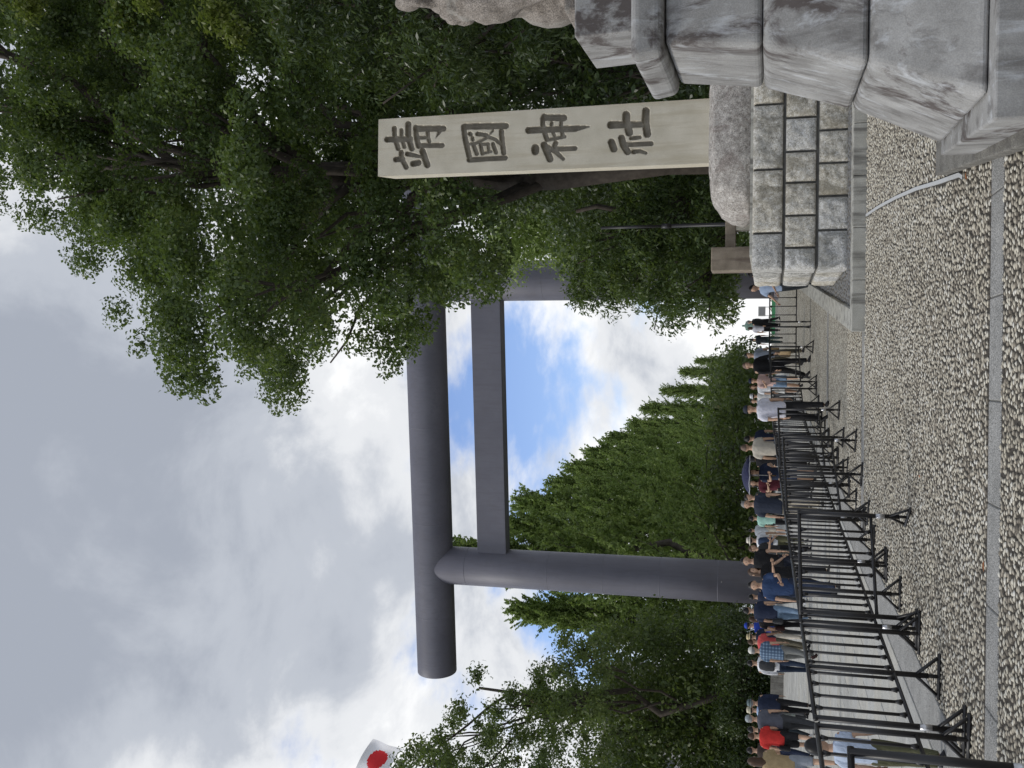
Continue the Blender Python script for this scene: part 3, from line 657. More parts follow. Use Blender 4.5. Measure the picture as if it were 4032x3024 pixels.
def pebble_mass(name, x, y, z, m, parent, R0=.0232, seed=3, ns=6):
    n = len(x); rx, ry, L_, h, r = pebble_geo(n, ns, seed); R_ = (R0 * L_)[:, None]
    V = np.zeros((n, 2 * ns + 1, 3))
    V[:, :ns, 0] = x[:, None] + rx * R_; V[:, :ns, 1] = y[:, None] + ry * R_; V[:, :ns, 2] = (z - .004)[:, None]
    V[:, ns:2 * ns, 0] = x[:, None] + rx * R_ * .89; V[:, ns:2 * ns, 1] = y[:, None] + ry * R_ * .89; V[:, ns:2 * ns, 2] = (z + h * .55)[:, None]
    V[:, 2 * ns, 0] = x; V[:, 2 * ns, 1] = y; V[:, 2 * ns, 2] = z + h
    tri = []
    for i in range(ns):
        j = (i + 1) % ns; tri += [(i, j, ns + j), (i, ns + j, ns + i), (ns + i, ns + j, 2 * ns)]
    T = np.array(tri)[None] + (np.arange(n) * (2 * ns + 1))[:, None, None]
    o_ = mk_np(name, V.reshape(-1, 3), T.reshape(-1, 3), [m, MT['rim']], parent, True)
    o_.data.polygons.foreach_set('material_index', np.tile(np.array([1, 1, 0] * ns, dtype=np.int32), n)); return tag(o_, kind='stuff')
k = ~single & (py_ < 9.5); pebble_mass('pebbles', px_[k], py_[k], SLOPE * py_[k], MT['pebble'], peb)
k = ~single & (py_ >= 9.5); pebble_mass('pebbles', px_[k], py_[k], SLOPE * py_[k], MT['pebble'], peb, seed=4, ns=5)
def keep_bed(x, y): return (x > PX + (y - PY) * tA + KW + .03) & (x < np.minimum(1.72 + (y > 18) * 1, 3.4)) & (y > PY + KW + .03) | ((y > PY + KW + .02) & (y < WF) & (x > PX + .4) & (x < 4.8))
MT['wetpeb'] = stone('dark_wet_pebble', (0.10, 0.105, 0.11), (0.27, 0.275, 0.28), 30, bmp=0, rough=0.45)
bx_, by_ = pebble_field((.7, 5), (PY + KW, 21), .07, .066, keep_bed, 0)
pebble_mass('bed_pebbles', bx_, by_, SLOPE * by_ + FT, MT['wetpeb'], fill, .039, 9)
# thin steel drain strip curving across the pebbles
rv, rf = [], []
pts_ = [np.array(p) for p in ((2.30, 14.14), (2.19, 12.9), (2.03, 11.4), (1.86, 10.0), (1.70, 8.9), (1.58, 8.0), (1.53, 7.85))]
for i, p in enumerate(pts_):
    for sx_ in (-.016, .016):
        for zz_ in (-.01, .016): rv.append((p[0] + sx_, p[1], gz(p[1]) + zz_))
for i in range(len(pts_) - 1):
    a = i * 4; rf += [(a + 1, a + 5, a + 7, a + 3), (a, a + 4, a + 5, a + 1), (a + 2, a + 3, a + 7, a + 6)]
tag(mk('drain_strip', rv, rf, plain('dull_zinc', (0.60, 0.61, 0.61), 0.5, 0.0)), 'narrow pale metal strip laid across the pebbles to the pedestal kerb', 'metal strip')

# ------------------------------------------------------------------ crowd barriers
barn = [0]
def barrier(A, B, label, mids=1, feet=None):
    A, B = np.array(A), np.array(B); Ld = np.linalg.norm(B - A); d = (B - A) / Ld; nrm = np.array([-d[1], d[0]])
    t = thing('crowd_barrier', label, 'barrier', (*((A + B) / 2), gz(((A + B) / 2)[1])), group='black crowd barriers lining the approach')
    def P(s, z, off=0.0): q = A + d * s + nrm * off; return (q[0], q[1], gz(q[1]) + z)
    rail = lambda n_, z, r, s0, s1: mk(n_, *tube([P(s0, z), P(s1, z)], r, 8), MT['black'], t, True)
    rail('top_rail', 1.015, .017, 0.02, Ld - .02); rail('bottom_rail', .355, .0155, .04, Ld - .04)
    ps = [0.045, Ld - 0.045] + [Ld * (k + 1) / (mids + 1) for k in range(mids)]
    for s in ps:
        mk('post', *tube([P(s, .10), P(s, 1.02)], .0215, 10), MT['black'], t, True)
        if s == ps[0]: mk('steel_sleeve', *tube([P(s, .23), P(s, .31)], .023, 10), MT['silver'], t, True)
        w = 0.185
        ft = join(tube([P(s, .022, -w), P(s, .019, w)], .017, 6), tube([P(s, .20), P(s, .035, -w * .82)], .0135, 6), tube([P(s, .20), P(s, .035, w * .82)], .0135, 6), tube([P(s, .0), P(s, .2)], .016, 6))
        mk('foot', *ft, MT['black'], t, True)
    n = max(3, int(round(Ld / .215)))
    for k in range(1, n):
        s = Ld * k / n
        if min(abs(s - q) for q in ps) < .06: continue
        g_ = lambda z, sg: ([P(s - .04, z), P(s + .04, z), P(s, z + sg * .06)], [(0, 1, 2)])
        br = join(tube([P(s, .36), P(s, 1.01)], .0125, 6), tube([P(s, .375), P(s, .42)], [.024, .0125], 6), tube([P(s, .95), P(s, .998)], [.0125, .024], 6))
        mk('bar', *br, MT['black'], t, True)
main = [(-2.62, 5.40), (-2.385, 7.48), (-2.16, 9.55), (-1.94, 11.72), (-1.72, 13.85), (-1.47, 15.95), (-1.20, 18.05), (-.96, 20.1), (-.66, 22.1), (-.02, 23.95)]
where = ['on the granite border nearest the pedestal', 'along the granite border, second in the row', 'along the granite border, third in the row', 'along the granite border, fourth in the row', 'along the granite border, fifth in the row', 'along the granite border, sixth in the row', 'along the granite border, seventh in the row', 'along the granite border, eighth in the row', 'at the far end of the granite border row']
for k in range(len(main) - 1):
    barrier(np.array(main[k]) + np.array((0, .03)), np.array(main[k + 1]) - np.array((0, .03)), 'black railed crowd barrier ' + where[k])
barrier((-1.19, 10.22), (-2.11, 9.62), 'short black crowd barrier jutting from the row onto the pebbles', 0)
barrier((-.73, 15.08), (-1.60, 13.40), 'black crowd barrier angled out of the row, foot by the middle stone strip')
barrier((-.36, 17.9), (-1.25, 16.2), 'black crowd barrier angled out of the row before the monument')
barrier((1.00, 25.3), (.10, 23.99), 'black crowd barrier closing the gap at the row end', 0)
barrier((.20, 26.5), (1.58, 26.62), 'black crowd barrier set across the approach, left of the kerbed bed', 0)
barrier((1.62, 26.62), (2.72, 26.55), 'black crowd barrier set across the approach, in front of standing official', 0)
barrier((2.66, 24.4), (2.78, 26.5), 'black crowd barrier running beside the monument base', 0)
barrier((-1.69, 5.04), (-3.0, 4.2), 'black crowd barrier corner cut off at the picture edge', 1)

# ------------------------------------------------------------------ planter walls and soil left of the approach
soil = tag(mk('woodland_floor', [(-90, 43.3, gz(43.3) + .35), (-11.6, 43.3, gz(43.3) + .35), (-15.2, 70, 1.45), (-14.6, 76, 1.45), (2, 330, 1.45), (-90, 330, 1.45)], [(0, 1, 2, 3, 4, 5)], MT['soil']), kind='structure')
soil_r = tag(mk('shrine_wood_floor', [(plx(22) + .3, 22, gz(22) + .06), (60, 20, gz(20) + .06), (60, 55, gz(55) + .06), (plx(55) + .4, 55, gz(55) + .06)], [(0, 1, 2, 3)], MT['soil']), kind='structure')
pw = thing('planter_wall', 'low dark stone wall edging the trees left of the approach', 'wall', (-20, 43.1, gz(43)))
x = -36.0
while x < -11.5:
    x2 = min(x + 1.6, -11.4); v, f = box(x + .006, x2, 42.9, 43.3, gz(43) - .05, gz(43) + .52); bevel(mk('wall_stone', v, f, MT['pedk'], pw), .015); x = x2
for k in range(11):
    y0, y1 = 43.32 + k * 2.4, 43.32 + (k + 1) * 2.4 - .012; x0, x1 = -11.8 - (y0 - 43.3) * .13, -11.8 - (y1 - 43.3) * .13
    v, f = frustum([(x0, y0, gz(y0) - .05), (x0 + .4, y0, gz(y0) - .05), (x1 + .4, y1, gz(y1) - .05), (x1, y1, gz(y1) - .05)], [(x0, y0, gz(y0) + .52), (x0 + .4, y0, gz(y0) + .52), (x1 + .4, y1, gz(y1) + .52), (x1, y1, gz(y1) + .52)])
    bevel(mk('wall_stone', v, f, MT['pedk'], pw), .015)

# ------------------------------------------------------------------ trees
def unit(a): return a / (np.linalg.norm(a, axis=1, keepdims=True) + 1e-9)
def leaf_quads(P_, Nn, Dd, Ln, Wd, fold=0.18):
    """rhombic leaves: centre P, normal N, long direction D"""
    T_ = unit(Dd - Nn * np.sum(Dd * Nn, 1, keepdims=True)); S_ = np.cross(Nn, T_)
    Ln, Wd = Ln[:, None], Wd[:, None]
    V = np.stack([P_ - T_ * Ln * .5, P_ + S_ * Wd * .5 + Nn * Wd * fold - T_ * Ln * .05, P_ + T_ * Ln * .5, P_ - S_ * Wd * .5 + Nn * Wd * fold - T_ * Ln * .05], 1)
    return V
def crown(name, C, R, per, L0, m, parent, ratio=.5, droop=0.0, shell=.55, up=.5, seed=0, squash=.8):
    """C centres (n,3), R radii: leaf clumps, denser toward their outside"""
    r = np.random.default_rng(seed); cnt = np.maximum(20, (per * (R / R.mean()) ** 2).astype(int)); ci = np.repeat(np.arange(len(C)), cnt); n = len(ci)
    d = unit(r.normal(0, 1, (n, 3))); rad_ = (shell + (1 - shell) * r.random(n)) * np.where(r.random(n) < .25, r.random(n), 1.0)
    lob = 1 + .24 * np.sin(5 * d[:, 0] + ci * 1.7) * np.sin(4 * d[:, 2] + ci * .9) + r.normal(0, .045, n)
    off = d * (rad_ * R[ci] * lob)[:, None]; off[:, 2] *= squash
    P_ = C[ci] + off
    Nn = unit(d * .55 + np.array([0, 0, up]) + r.normal(0, .55, (n, 3)))
    Dd = unit(d * .5 + r.normal(0, .7, (n, 3)) + np.array([0, 0, -droop]))
    Ln = L0 * r.uniform(.65, 1.3, n); V = leaf_quads(P_, Nn, Dd, Ln, Ln * ratio * r.uniform(.8, 1.2, n))
    return mk_np(name, V.reshape(-1, 3), np.arange(4 * n).reshape(n, 4), m, parent)
def sample_region(poly, n, Yr, rpx, seed, mind=0.75, bias=0):
    """clump centres inside a picture outline at real distances Y (metres)"""
    r = np.random.default_rng(seed); poly = [D(*p) for p in poly]; xs = [p[0] for p in poly]; ys = [p[1] for p in poly]; C, R = [], []; tries = 0
    while len(C) < n and tries < n * 60:
        tries += 1; V_, y_ = r.uniform(min(xs), max(xs)), r.uniform(min(ys), max(ys))
        if not in_poly(np.array([V_]), np.array([y_]), poly)[0]: continue
        Y_ = r.uniform(*Yr) if not bias else Yr[0] + (Yr[1] - Yr[0]) * r.random() ** bias
        p = at(V_, y_, Y_); rr = r.uniform(*rpx)
        if any((p[0] - c[0]) ** 2 + (p[2] - c[2]) ** 2 + .35 * (p[1] - c[1]) ** 2 < (mind * (rr + q) * .5) ** 2 for c, q in zip(C[-400:], R[-400:])): continue
        if p[2] < gz(Y_) + rr * .35: continue
        C.append(p); R.append(rr)
    return np.array(C), np.array(R)
def limb(p0, p1, r0, r1, seed, sag=.15, n=7):
    r = np.random.default_rng(seed); p0, p1 = np.array(p0, float), np.array(p1, float); L_ = np.linalg.norm(p1 - p0); pts = []
    for i in range(n):
        t = i / (n - 1); q = p0 + (p1 - p0) * t; q[2] += sag * L_ * math.sin(math.pi * t); q += r.normal(0, .025 * L_, 3) * (0 < i < n - 1); pts.append(tuple(q))
    return tube(pts, [r0 + (r1 - r0) * (i / (n - 1)) ** .8 for i in range(n)], 7)
def woody(name, basep, height, r0, targets, m, parent, seed, start=.25, twig=0.03):
    """trunk plus limbs to chosen clumps"""
    b = np.array(basep, float); top = b + np.array([0, 0, height]); parts = [limb(b, top, r0, r0 * .25, seed, 0, 9)]
    for k, t in enumerate(targets):
        h = b + (top - b) * min(.93, max(start, (t[2] - b[2]) / height * (.38 + .45 * ((k * 37) % 11) / 10)))
        parts.append(limb(h, t, r0 * .26, twig, seed + 3 + k, .10))
        r = np.random.default_rng(seed + k)
        for q in range(2):
            s_ = np.array(h) * .4 + np.array(t) * .6; parts.append(limb(s_, np.array(t) + r.normal(0, .45, 3), r0 * .12, twig * .6, seed + 50 + k * 2 + q, .05, 5))
    return mk(name, *join(*parts), m, parent, True)

def in_frame_leafiness(C): return C
# A: the great camphor leaning over the gate's right shoulder
polyA = [(-330, -420), (-330, 100), (-200, 260), (-60, 380), (20, 430), (110, 515), (205, 575), (225, 650), (285, 715), (330, 785), (425, 830), (500, 800), (560, 790), (640, 835), (700, 785), (790, 785), (790, 650), (900, 600), (1000, 600), (1060, 540), (1060, 430), (1150, 380), (1180, 250), (1050, 150), (760, 60), (640, -60), (640, -420)]
ctA = thing('camphor_tree', 'huge spreading dark green camphor tree towering behind the inscribed pillar', 'tree', (5.6, 25.5, gz(25.5)))
polyAi = [(x, y) if min(x, y) < -20 else (x + (55 if x < 260 and y > 350 else -15 if x > 700 else 10), y - (75 if x < 820 else 30)) for x, y in polyA]
LA, LRA = sample_region(polyAi, 92, (20.5, 31), (1.15, 2.1), 1, .92)
rl_ = np.random.default_rng(5); CA, RA = [], []
for c_, q_ in zip(LA, LRA):                       # boughs: leaf clumps over the upper and outer side of each lobe
    for k in range(int(3 + 2.6 * q_)):
        d_ = unit((rl_.normal(0, 1, 3) + np.array([-.35, -.45, .55]))[None])[0]; CA.append(c_ + d_ * q_ * rl_.uniform(.55, .85) * np.array([1, 1, .75])); RA.append(rl_.uniform(.5, .85))
CE, RE = sample_region(polyA, 240, (21.5, 29), (.42, .68), 19, .95)
CA, RA = np.concatenate([np.array(CA), CE]), np.concatenate([np.array(RA), RE])
CA2, RA2 = sample_region([(810, 640), (800, 790), (850, 790), (905, 745), (930, 700), (900, 640)], 14, (23, 26), (.42, .62), 2, .8)
CA3, RA3 = sample_region([(900, 600), (960, 650), (1040, 645), (1100, 600), (1100, 540), (1000, 520)], 16, (23, 26), (.45, .65), 3, .8)
CA = np.concatenate([CA, CA2, CA3]); RA = np.concatenate([RA, RA2, RA3])
gapA = np.array([np.array(at(*D(685, 355), 25)), np.array(at(*D(535, 285), 25)), np.array(at(*D(320, 400), 25))])
CAi, RAi = sample_region([(x - (40 if x > 700 else 0), y - (90 if y > 0 else 0)) for x, y in polyAi], 125, (30, 34), (1.2, 1.8), 14, .85)
crown('inner_crown', CAi, RAi, 440, .29, MT['leafA'], ctA, .6, .15, .5, .55, 5)
crown('crown', CA, RA * .98, 410, .116, MT['leafA'], ctA, .62, .15, .74, .55, 4)
tg = LA[(LA[:, 2] > 8) & (LA[:, 1] > 22)][::3]; woody('trunk', (5.6, 25.5, gz(25.5) - .1), 15.5, .62, tg, MT['bark'], ctA, 9, .28, .035)
CY, RY = sample_region([(-30, 40), (150, 20), (200, 70), (560, 10), (620, 40), (600, 110), (470, 60), (380, 20), (380, -60), (-30, -60)], 9, (20, 21), (.35, .6), 6, .6)
crown('young_shoots', CY, RY, 420, .12, MT['leafY'], ctA, .55, .15, .4, .6, 8)

# B: dark evergreens under the camphor, behind lion and pillar
def region_tree(name, label, cat, poly, n, Yr, rr, per, L0, mat, bark, base_, h, r0, seed, ratio=.45, droop=.2, mind=.8, group=None, step=5, shell=.45, up=.5, start=.12):
    t = thing(name, label, cat, (base_[0], base_[1], gz(base_[1])), group=group)
    C, R = sample_region(poly, n, Yr, rr, seed, mind); crown('crown', C, R, per, L0, MT[mat], t, ratio, droop, shell, up, seed)
    woody('trunk', (base_[0], base_[1], gz(base_[1]) - .1), h, r0, C[::step], MT[bark], t, seed + 1, start); return t
region_tree('evergreen_oak', 'dark long-leaved evergreen hanging behind the guardian lion', 'tree', [(560, -160), (560, 60), (700, 130), (860, 190), (1060, 200), (1140, 150), (1180, 60), (1180, -160)], 60, (17.7, 20.0), (.45, .8), 480, .15, 'leafB', 'bark', (7.6, 18.4), 6.0, .2, 21, .30, .5)
region_tree('evergreen_shrub', 'deep shaded evergreen shrubs filling the gap behind the pedestal', 'shrub', [(1000, -160), (1000, 200), (1100, 260), (1560, 260), (1640, 180), (1640, -160)], 90, (21, 25), (.7, 1.1), 320, .19, 'leafB', 'bark', (6.8, 22.5), 3.2, .15, 22, .4, .3)
region_tree('leafy_oak', 'broadleaf tree with drooping sprays hanging before the right gate pillar', 'tree', [(1245, 560), (1238, 640), (1300, 650), (1400, 668), (1440, 690), (1500, 665), (1560, 690), (1590, 640), (1590, 520), (1620, 380), (1500, 330), (1330, 400), (1300, 500)], 95, (26, 30), (.40, .75), 360, .15, 'leafA', 'bark', (5.0, 28.5), 6.5, .22, 23, .36, .7, .8)
region_tree('shade_tree', 'dark shaded broadleaf tree directly behind the inscribed pillar', 'tree', [(1020, 200), (1040, 420), (1160, 470), (1330, 480), (1590, 420), (1610, 200), (1400, 150)], 110, (29, 35), (.8, 1.3), 290, .18, 'leafB', 'bark', (7.6, 31.5), 8.5, .3, 24, .45, .3)
region_tree('maple', 'lighter green tree seen beside the right gate pillar', 'tree', [(1030, 380), (1040, 500), (1090, 560), (1290, 560), (1330, 480), (1300, 380), (1150, 350)], 75, (48, 54), (1.0, 1.6), 330, .22, 'leafG', 'bark', (12.2, 51), 14, .35, 25, .55, .4)
region_tree('background_tree', 'tall dark tree closing the wood behind the pedestal', 'tree', [(420, -300), (420, 60), (900, 160), (1620, 160), (1620, -300)], 130, (36, 42), (1.5, 2.3), 380, .42, 'leafB', 'bark', (13.5, 39), 15, .4, 26, .5, .3)
region_tree('screen_tree', 'dense dark tree behind the pole and stone fence', 'tree', [(1180, 400), (1240, 560), (1600, 590), (1640, 380), (1500, 300)], 60, (37, 44), (1.1, 1.8), 320, .24, 'leafA', 'bark', (8.6, 41), 8, .3, 27, .5, .3)

# C: trees left of the approach
region_tree('cherry_tree', 'thin-leaved dark cherry tree against the sky, left of the gate', 'tree', [(1030, 1455), (1010, 1500), (960, 1560), (900, 1600), (860, 1640), (820, 1760), (1250, 1760), (1330, 1640), (1300, 1440), (1240, 1345), (1180, 1400), (1130, 1490), (1080, 1480)], 130, (38, 46), (.55, .95), 230, .17, 'leafC', 'bark', (-14.5, 46), 14, .26, 31, .5, .3, .75, None, 13, .25, .3, .2)
region_tree('bushy_tree', 'mid green bushy tree behind the walkers, left of the gate pillar', 'tree', [(1260, 1365), (1320, 1480), (1300, 1760), (1640, 1760), (1670, 1600), (1660, 1420), (1560, 1350), (1400, 1360)], 150, (46, 52), (.9, 1.6), 290, .235, 'leafC', 'bark', (-16.2, 49), 9, .3, 32, .5, .3, .8, None, 14)
region_tree('hedge', 'dark clipped shrubs above the low planter wall', 'hedge', [(1560, 1330), (1560, 1760), (1668, 1760), (1668, 1330)], 70, (44.5, 47.5), (.5, .9), 380, .14, 'leafB', 'bark', (-15.5, 46.2), 1.6, .1, 33, .5, .2, .7)

# D: ginkgo avenue
def ginkgo_meshes(H, seed):
    r = np.random.default_rng(seed); tr = [limb((0, 0, -.2), (0, 0, H * .97), .36, .04, seed, 0, 10)]; P_, Nn, Dd, Ls = [], [], [], []
    nb = 120
    for k in range(nb):
        z0 = H * (.10 + .86 * (k / nb) ** .9); fr = z0 / H; a = k * 2.4 + r.normal(0, .3)
        Lb = H * (.19 * (1 - fr) ** .62 + .035) * r.uniform(.7, 1.15); el = rad(34 + 42 * fr + r.normal(0, 7))
        d = np.array([math.cos(a) * math.cos(el), math.sin(a) * math.cos(el), math.sin(el)]); p0 = np.array([0, 0, z0]); p1 = p0 + d * Lb; p1[2] -= .05 * Lb
        if k % 2 == 0: tr.append(limb(p0, p1, .075 * (1 - fr) + .02, .012, seed + k, -.03, 5))
        for q in range(11):
            t = .15 + .85 * (q + r.random()) / 11; sd = unit((d * .75 + np.array([0, 0, .8]) + r.normal(0, .45, 3))[None])[0]; sl = (.6 + 1.5 * r.random() ** 1.6) * (1.2 - .45 * t) * (1.1 - .3 * fr)
            if q > 7 or fr > .8: sl *= 1.55
            n = int(17 * sl + 6); u = r.random(n) ** .8; wd = (.15 * (1 - .85 * u) + .02) * (.75 if q > 7 or fr > .8 else 1)
            P_.append(p0 + (p1 - p0) * t + np.outer(u * sl, sd) + r.normal(0, 1, (n, 3)) * wd[:, None]); Dd.append(np.tile(sd, (n, 1)) + r.normal(0, .5, (n, 3)))
            Nn.append(unit(r.normal(0, .8, (n, 3)) + np.array([0, 0, .6])))
    P_, Dd, Nn = map(np.concatenate, (P_, Dd, Nn)); n = len(P_); Ln = .31 * r.uniform(.6, 1.3, n)
    V = leaf_quads(P_, Nn, unit(Dd), Ln, Ln * .5); return tr, V
gk = []
for q, (H, sd) in enumerate(((22.5, 61), (22.0, 77), (23.0, 93))):
    tr, V = ginkgo_meshes(H, sd); t = thing('ginkgo_tree', 'x', 'tree', (0, 0, 0))
    mk('trunk', *join(*tr), MT['barkg'], t, True, world=False); mk_np('crown', V.reshape(-1, 3), np.arange(V.shape[0] * 4).reshape(-1, 4), MT['leafG'], t); gk.append(t)
gspots = [(73, -13.0, 1.06, 'spiky green ginkgo just behind the left gate pillar'), (83, -12.1, .98, 'spiky green ginkgo, second along the left avenue row'), (93, -11.4, 1.0, 'spiky green ginkgo, third along the left avenue row'),
    (104, -10.7, .97, 'spiky green ginkgo, fourth along the left avenue row'), (116, -9.9, 1.02, 'spiky green ginkgo, fifth along the left avenue row'), (130, -9.0, .99, 'spiky green ginkgo, sixth along the left avenue row'), (146, -7.9, 1.0, 'spiky green ginkgo, seventh along the left avenue row'),
    (165, -6.6, 1.0, 'distant ginkgo, eighth along the left avenue row'), (190, -4.4, 1.0, 'distant ginkgo, ninth along the left avenue row'), (222, -1.2, 1.0, 'distant ginkgo, tenth along the left avenue row'), (262, 3.6, 1.0, 'distant ginkgo closing the left avenue row, beside the bronze statue'), (310, 7.5, .95, 'farthest low ginkgo behind the bronze statue'),
    (76, -17.6, .84, 'rounder ginkgo standing outside the left gate pillar'), (88, -20.5, .92, 'ginkgo in the second row behind the left gate pillar'), (70, -22.5, .72, 'lower ginkgo behind the bushy trees left of the gate'), (104, -18.5, .9, 'ginkgo deep in the second row left of the gate'), (125, -17, .9, 'far ginkgo of the second row left of the gate'),
    (82, 14.5, .86, 'ginkgo behind the right gate pillar'), (98, 18.5, .95, 'taller ginkgo farther right behind the gate')]
for i, (Y, X, sc, lab) in enumerate(gspots):
    o = gk[i % 3] if i < 3 else copy_tree(gk[i % 3]); o['label'] = lab; o['group'] = 'ginkgo trees of the avenue'
    o.location = (X, Y, 1.1); o.rotation_euler = (0, 0, i * 1.31); o.scale = (sc * 1.12, sc * 1.12, sc)
region_tree('undergrowth', 'dark undergrowth and trunks below the ginkgo row', 'shrub', [(1560, 760), (1540, 950), (1500, 1330), (1690, 1330), (1680, 900), (1655, 760)], 170, (80, 112), (1.1, 2.2), 190, .44, 'leafC', 'bark', (-16.5, 90), 3, .2, 41, .5, .2, .45)

# ================================================================== PEOPLE
_cm = {}
def cloth(c, rough=.85):
    k = tuple(round(x, 3) for x in c)
    if k not in _cm:
        m = _cm[k] = plain('cloth_%d' % len(_cm), c, rough, var=.14, scale=9); N, L = m.node_tree.nodes, m.node_tree.links
        bump(N, L, N['Principled BSDF'], noise(N, L, 1.0, 3, .6, coords(N, L, 'Object', (13, 13, 6)), 1.2), 0.9, 0.03)
    return _cm[k]
def plaid():
    m, N, L, B = nt('blue_plaid'); sp = N.new('ShaderNodeSeparateXYZ'); L.new(coords(N, L), sp.inputs[0]); cs = []
    for ax_n, fr in (('X', 95), ('Z', 95)):
        a = N.new('ShaderNodeMath'); a.operation = 'MULTIPLY'; L.new(sp.outputs[ax_n], a.inputs[0]); a.inputs[1].default_value = fr
        b = N.new('ShaderNodeMath'); b.operation = 'SINE'; L.new(a.outputs[0], b.inputs[0]); cs.append(ramp(N, L, b.outputs[0], [(0.3, .35), (0.8, 1.0)]))
    c = mixc(N, L, 1.0, cs[0], cs[1], 'MULTIPLY'); L.new(mixc(N, L, c, (.03, .06, .12), (.30, .42, .56)), B.inputs['Base Color']); B.inputs['Roughness'].default_value = .9; return m
PLAID = plaid()
SKIN = [plain('skin_%d' % i, c, .55, var=.06, spec=.35) for i, c in enumerate(((.50, .32, .22), (.42, .26, .175), (.56, .38, .28)))]
EYE = plain('dark_eye', (.02, .015, .012), .3); LIP = plain('lip', (.33, .14, .11), .5)
HAIRS = {'black': plain('black_hair', (.012, .011, .011), .45, var=.2), 'grey': plain('grey_hair', (.22, .215, .21), .6, var=.2), 'brown': plain('brown_hair', (.06, .032, .018), .5, var=.25), 'bald': plain('cropped_hair', (.16, .11, .085), .6)}
NAVY, BLACK, WHITE, GREY, BEIGE, KHAKI, JEAN = (.018, .026, .055), (.014, .014, .016), (.74, .75, .78), (.13, .135, .145), (.50, .46, .39), (.11, .10, .07), (.17, .25, .36)
REDC, LBLUE, CORAL, OLIVE, DGREY, ROYAL, DENIM, PINK, MINT = (.55, .035, .03), (.36, .48, .68), (.60, .10, .10), (.10, .10, .055), (.05, .052, .056), (.03, .07, .42), (.035, .055, .10), (.60, .42, .38), (.35, .58, .50)
def loft(rings, n=12):
    """rings: (x, y, z, rx, ry) horizontal ellipses"""
    v, f = [], []
    for x, y, z, rx, ry in rings:
        for k in range(n): a = 2 * math.pi * k / n; v.append((x + rx * math.cos(a), y + ry * math.sin(a), z))
    for i in range(len(rings) - 1):
        for k in range(n): a = i * n + k; b = i * n + (k + 1) % n; f.append((a, b, b + n, a + n))
    f.append(tuple(range(n - 1, -1, -1))); f.append(tuple(range((len(rings) - 1) * n, len(rings) * n))); return v, f
def head_mesh(c, k=1.0):
    """face toward -Y: brow, nose, chin, ears"""
    nu, nv = 20, 14; v, f = [], []
    for j in range(nv + 1):
        ph = math.pi * j / nv; zc_ = -math.cos(ph); s_ = max(.03, math.sin(ph))
        for i in range(nu):
            a = 2 * math.pi * i / nu; X = s_ * math.sin(a); Y = -s_ * math.cos(a)
            x, y, z = X * .076, Y * .096 + .004, zc_ * .117
            if zc_ < 0: x *= 1 + .30 * zc_; y *= 1 + .10 * zc_ if Y < 0 else 1 + .34 * zc_
            fr = max(0, -Y) * math.exp(-(X / .22) ** 2)
            y -= .022 * fr * math.exp(-((zc_ + .18) / .16) ** 2)                       # nose
            y -= .010 * fr * math.exp(-((zc_ + .85) / .16) ** 2)                       # chin
            ey = max(0, -Y) * (math.exp(-((abs(X) - .38) / .16) ** 2)); y += .012 * ey * math.exp(-((zc_ - .04) / .12) ** 2)
            v.append((c[0] + x * k, c[1] + y * k, c[2] + z * k))
    for j in range(nv):
        for i in range(nu): a = j * nu + i; b = j * nu + (i + 1) % nu; f.append((a, b, b + nu, a + nu))
    ears = [ball((c[0] + sg * .077 * k, c[1] + .012 * k, c[2] - .005 * k), (.012 * k, .022 * k, .032 * k), 8, 6) for sg in (-1, 1)]
    return join((v, f), *ears)
def hair_mesh(c, k=1.0, style='short'):
    nu, nv = 20, 12; v, f = [], []
    low = {'short': -.25, 'long': -1.9, 'bob': -1.0, 'crop': -.1}[style]
    for j in range(nv + 1):
        for i in range(nu):
            a = 2 * math.pi * i / nu; back = (1 - math.cos(a)) / 2                      # 0 at the face, 1 behind
            end = .50 * (1 - back) + low * back if style in ('short', 'crop') else (.50 if back < .16 else .50 + (low - .50) * min(1, (back - .16) / .18))
            t = j / nv; zc_ = 1.0 + (end - 1.0) * t; s_ = math.sqrt(max(.0, 1 - min(1, abs(zc_) if zc_ > 0 else 0) ** 2)) if zc_ > 0 else 1.0 + (.06 if style in ('long', 'bob') else -.16) * min(1, -zc_)
            v.append((c[0] + .084 * s_ * math.sin(a) * k, c[1] + (-.102 * s_ * math.cos(a) + .008) * k, c[2] + (.126 * zc_ + .003) * k))
    for j in range(nv):
        for i in range(nu): a = j * nu + i; b = j * nu + (i + 1) % nu; f.append((a, a + nu, b + nu, b))
    return v, f
def hand_mesh(w, d, side, k):
    """palm and five separate bent fingers; w = wrist, d = forearm direction"""
    w = Vector(w); d = Vector(d).normalized(); sx = Vector((1, 0, 0)); fw = d.cross(sx).normalized(); fw = fw if fw.y < 0 else -fw
    prt_ = [tube([w, w + d * .045 * k, w + d * .088 * k], [(.024 * k, .017 * k), (.036 * k, .016 * k), (.034 * k, .014 * k)], 8)]
    for q, (o_, l_) in enumerate(((-.027, .066), (-.009, .076), (.009, .071), (.026, .056))):
        b = w + d * .084 * k + fw * o_ * k; cur = sx * (-side * .30)
        m1 = b + (d + cur * .5).normalized() * l_ * .5 * k; m2 = m1 + (d + cur * 1.6).normalized() * l_ * .5 * k; prt_.append(tube([b, m1, m2], [.0088 * k, .008 * k, .006 * k], 5))
    b = w + d * .028 * k + fw * .030 * k; m1 = b + (d * .7 + fw * .7).normalized() * .036 * k; prt_.append(tube([b, m1, m1 + (d + fw * .15).normalized() * .03 * k], [.0115 * k, .0095 * k, .007 * k], 5))
    return join(*prt_)
pending = []
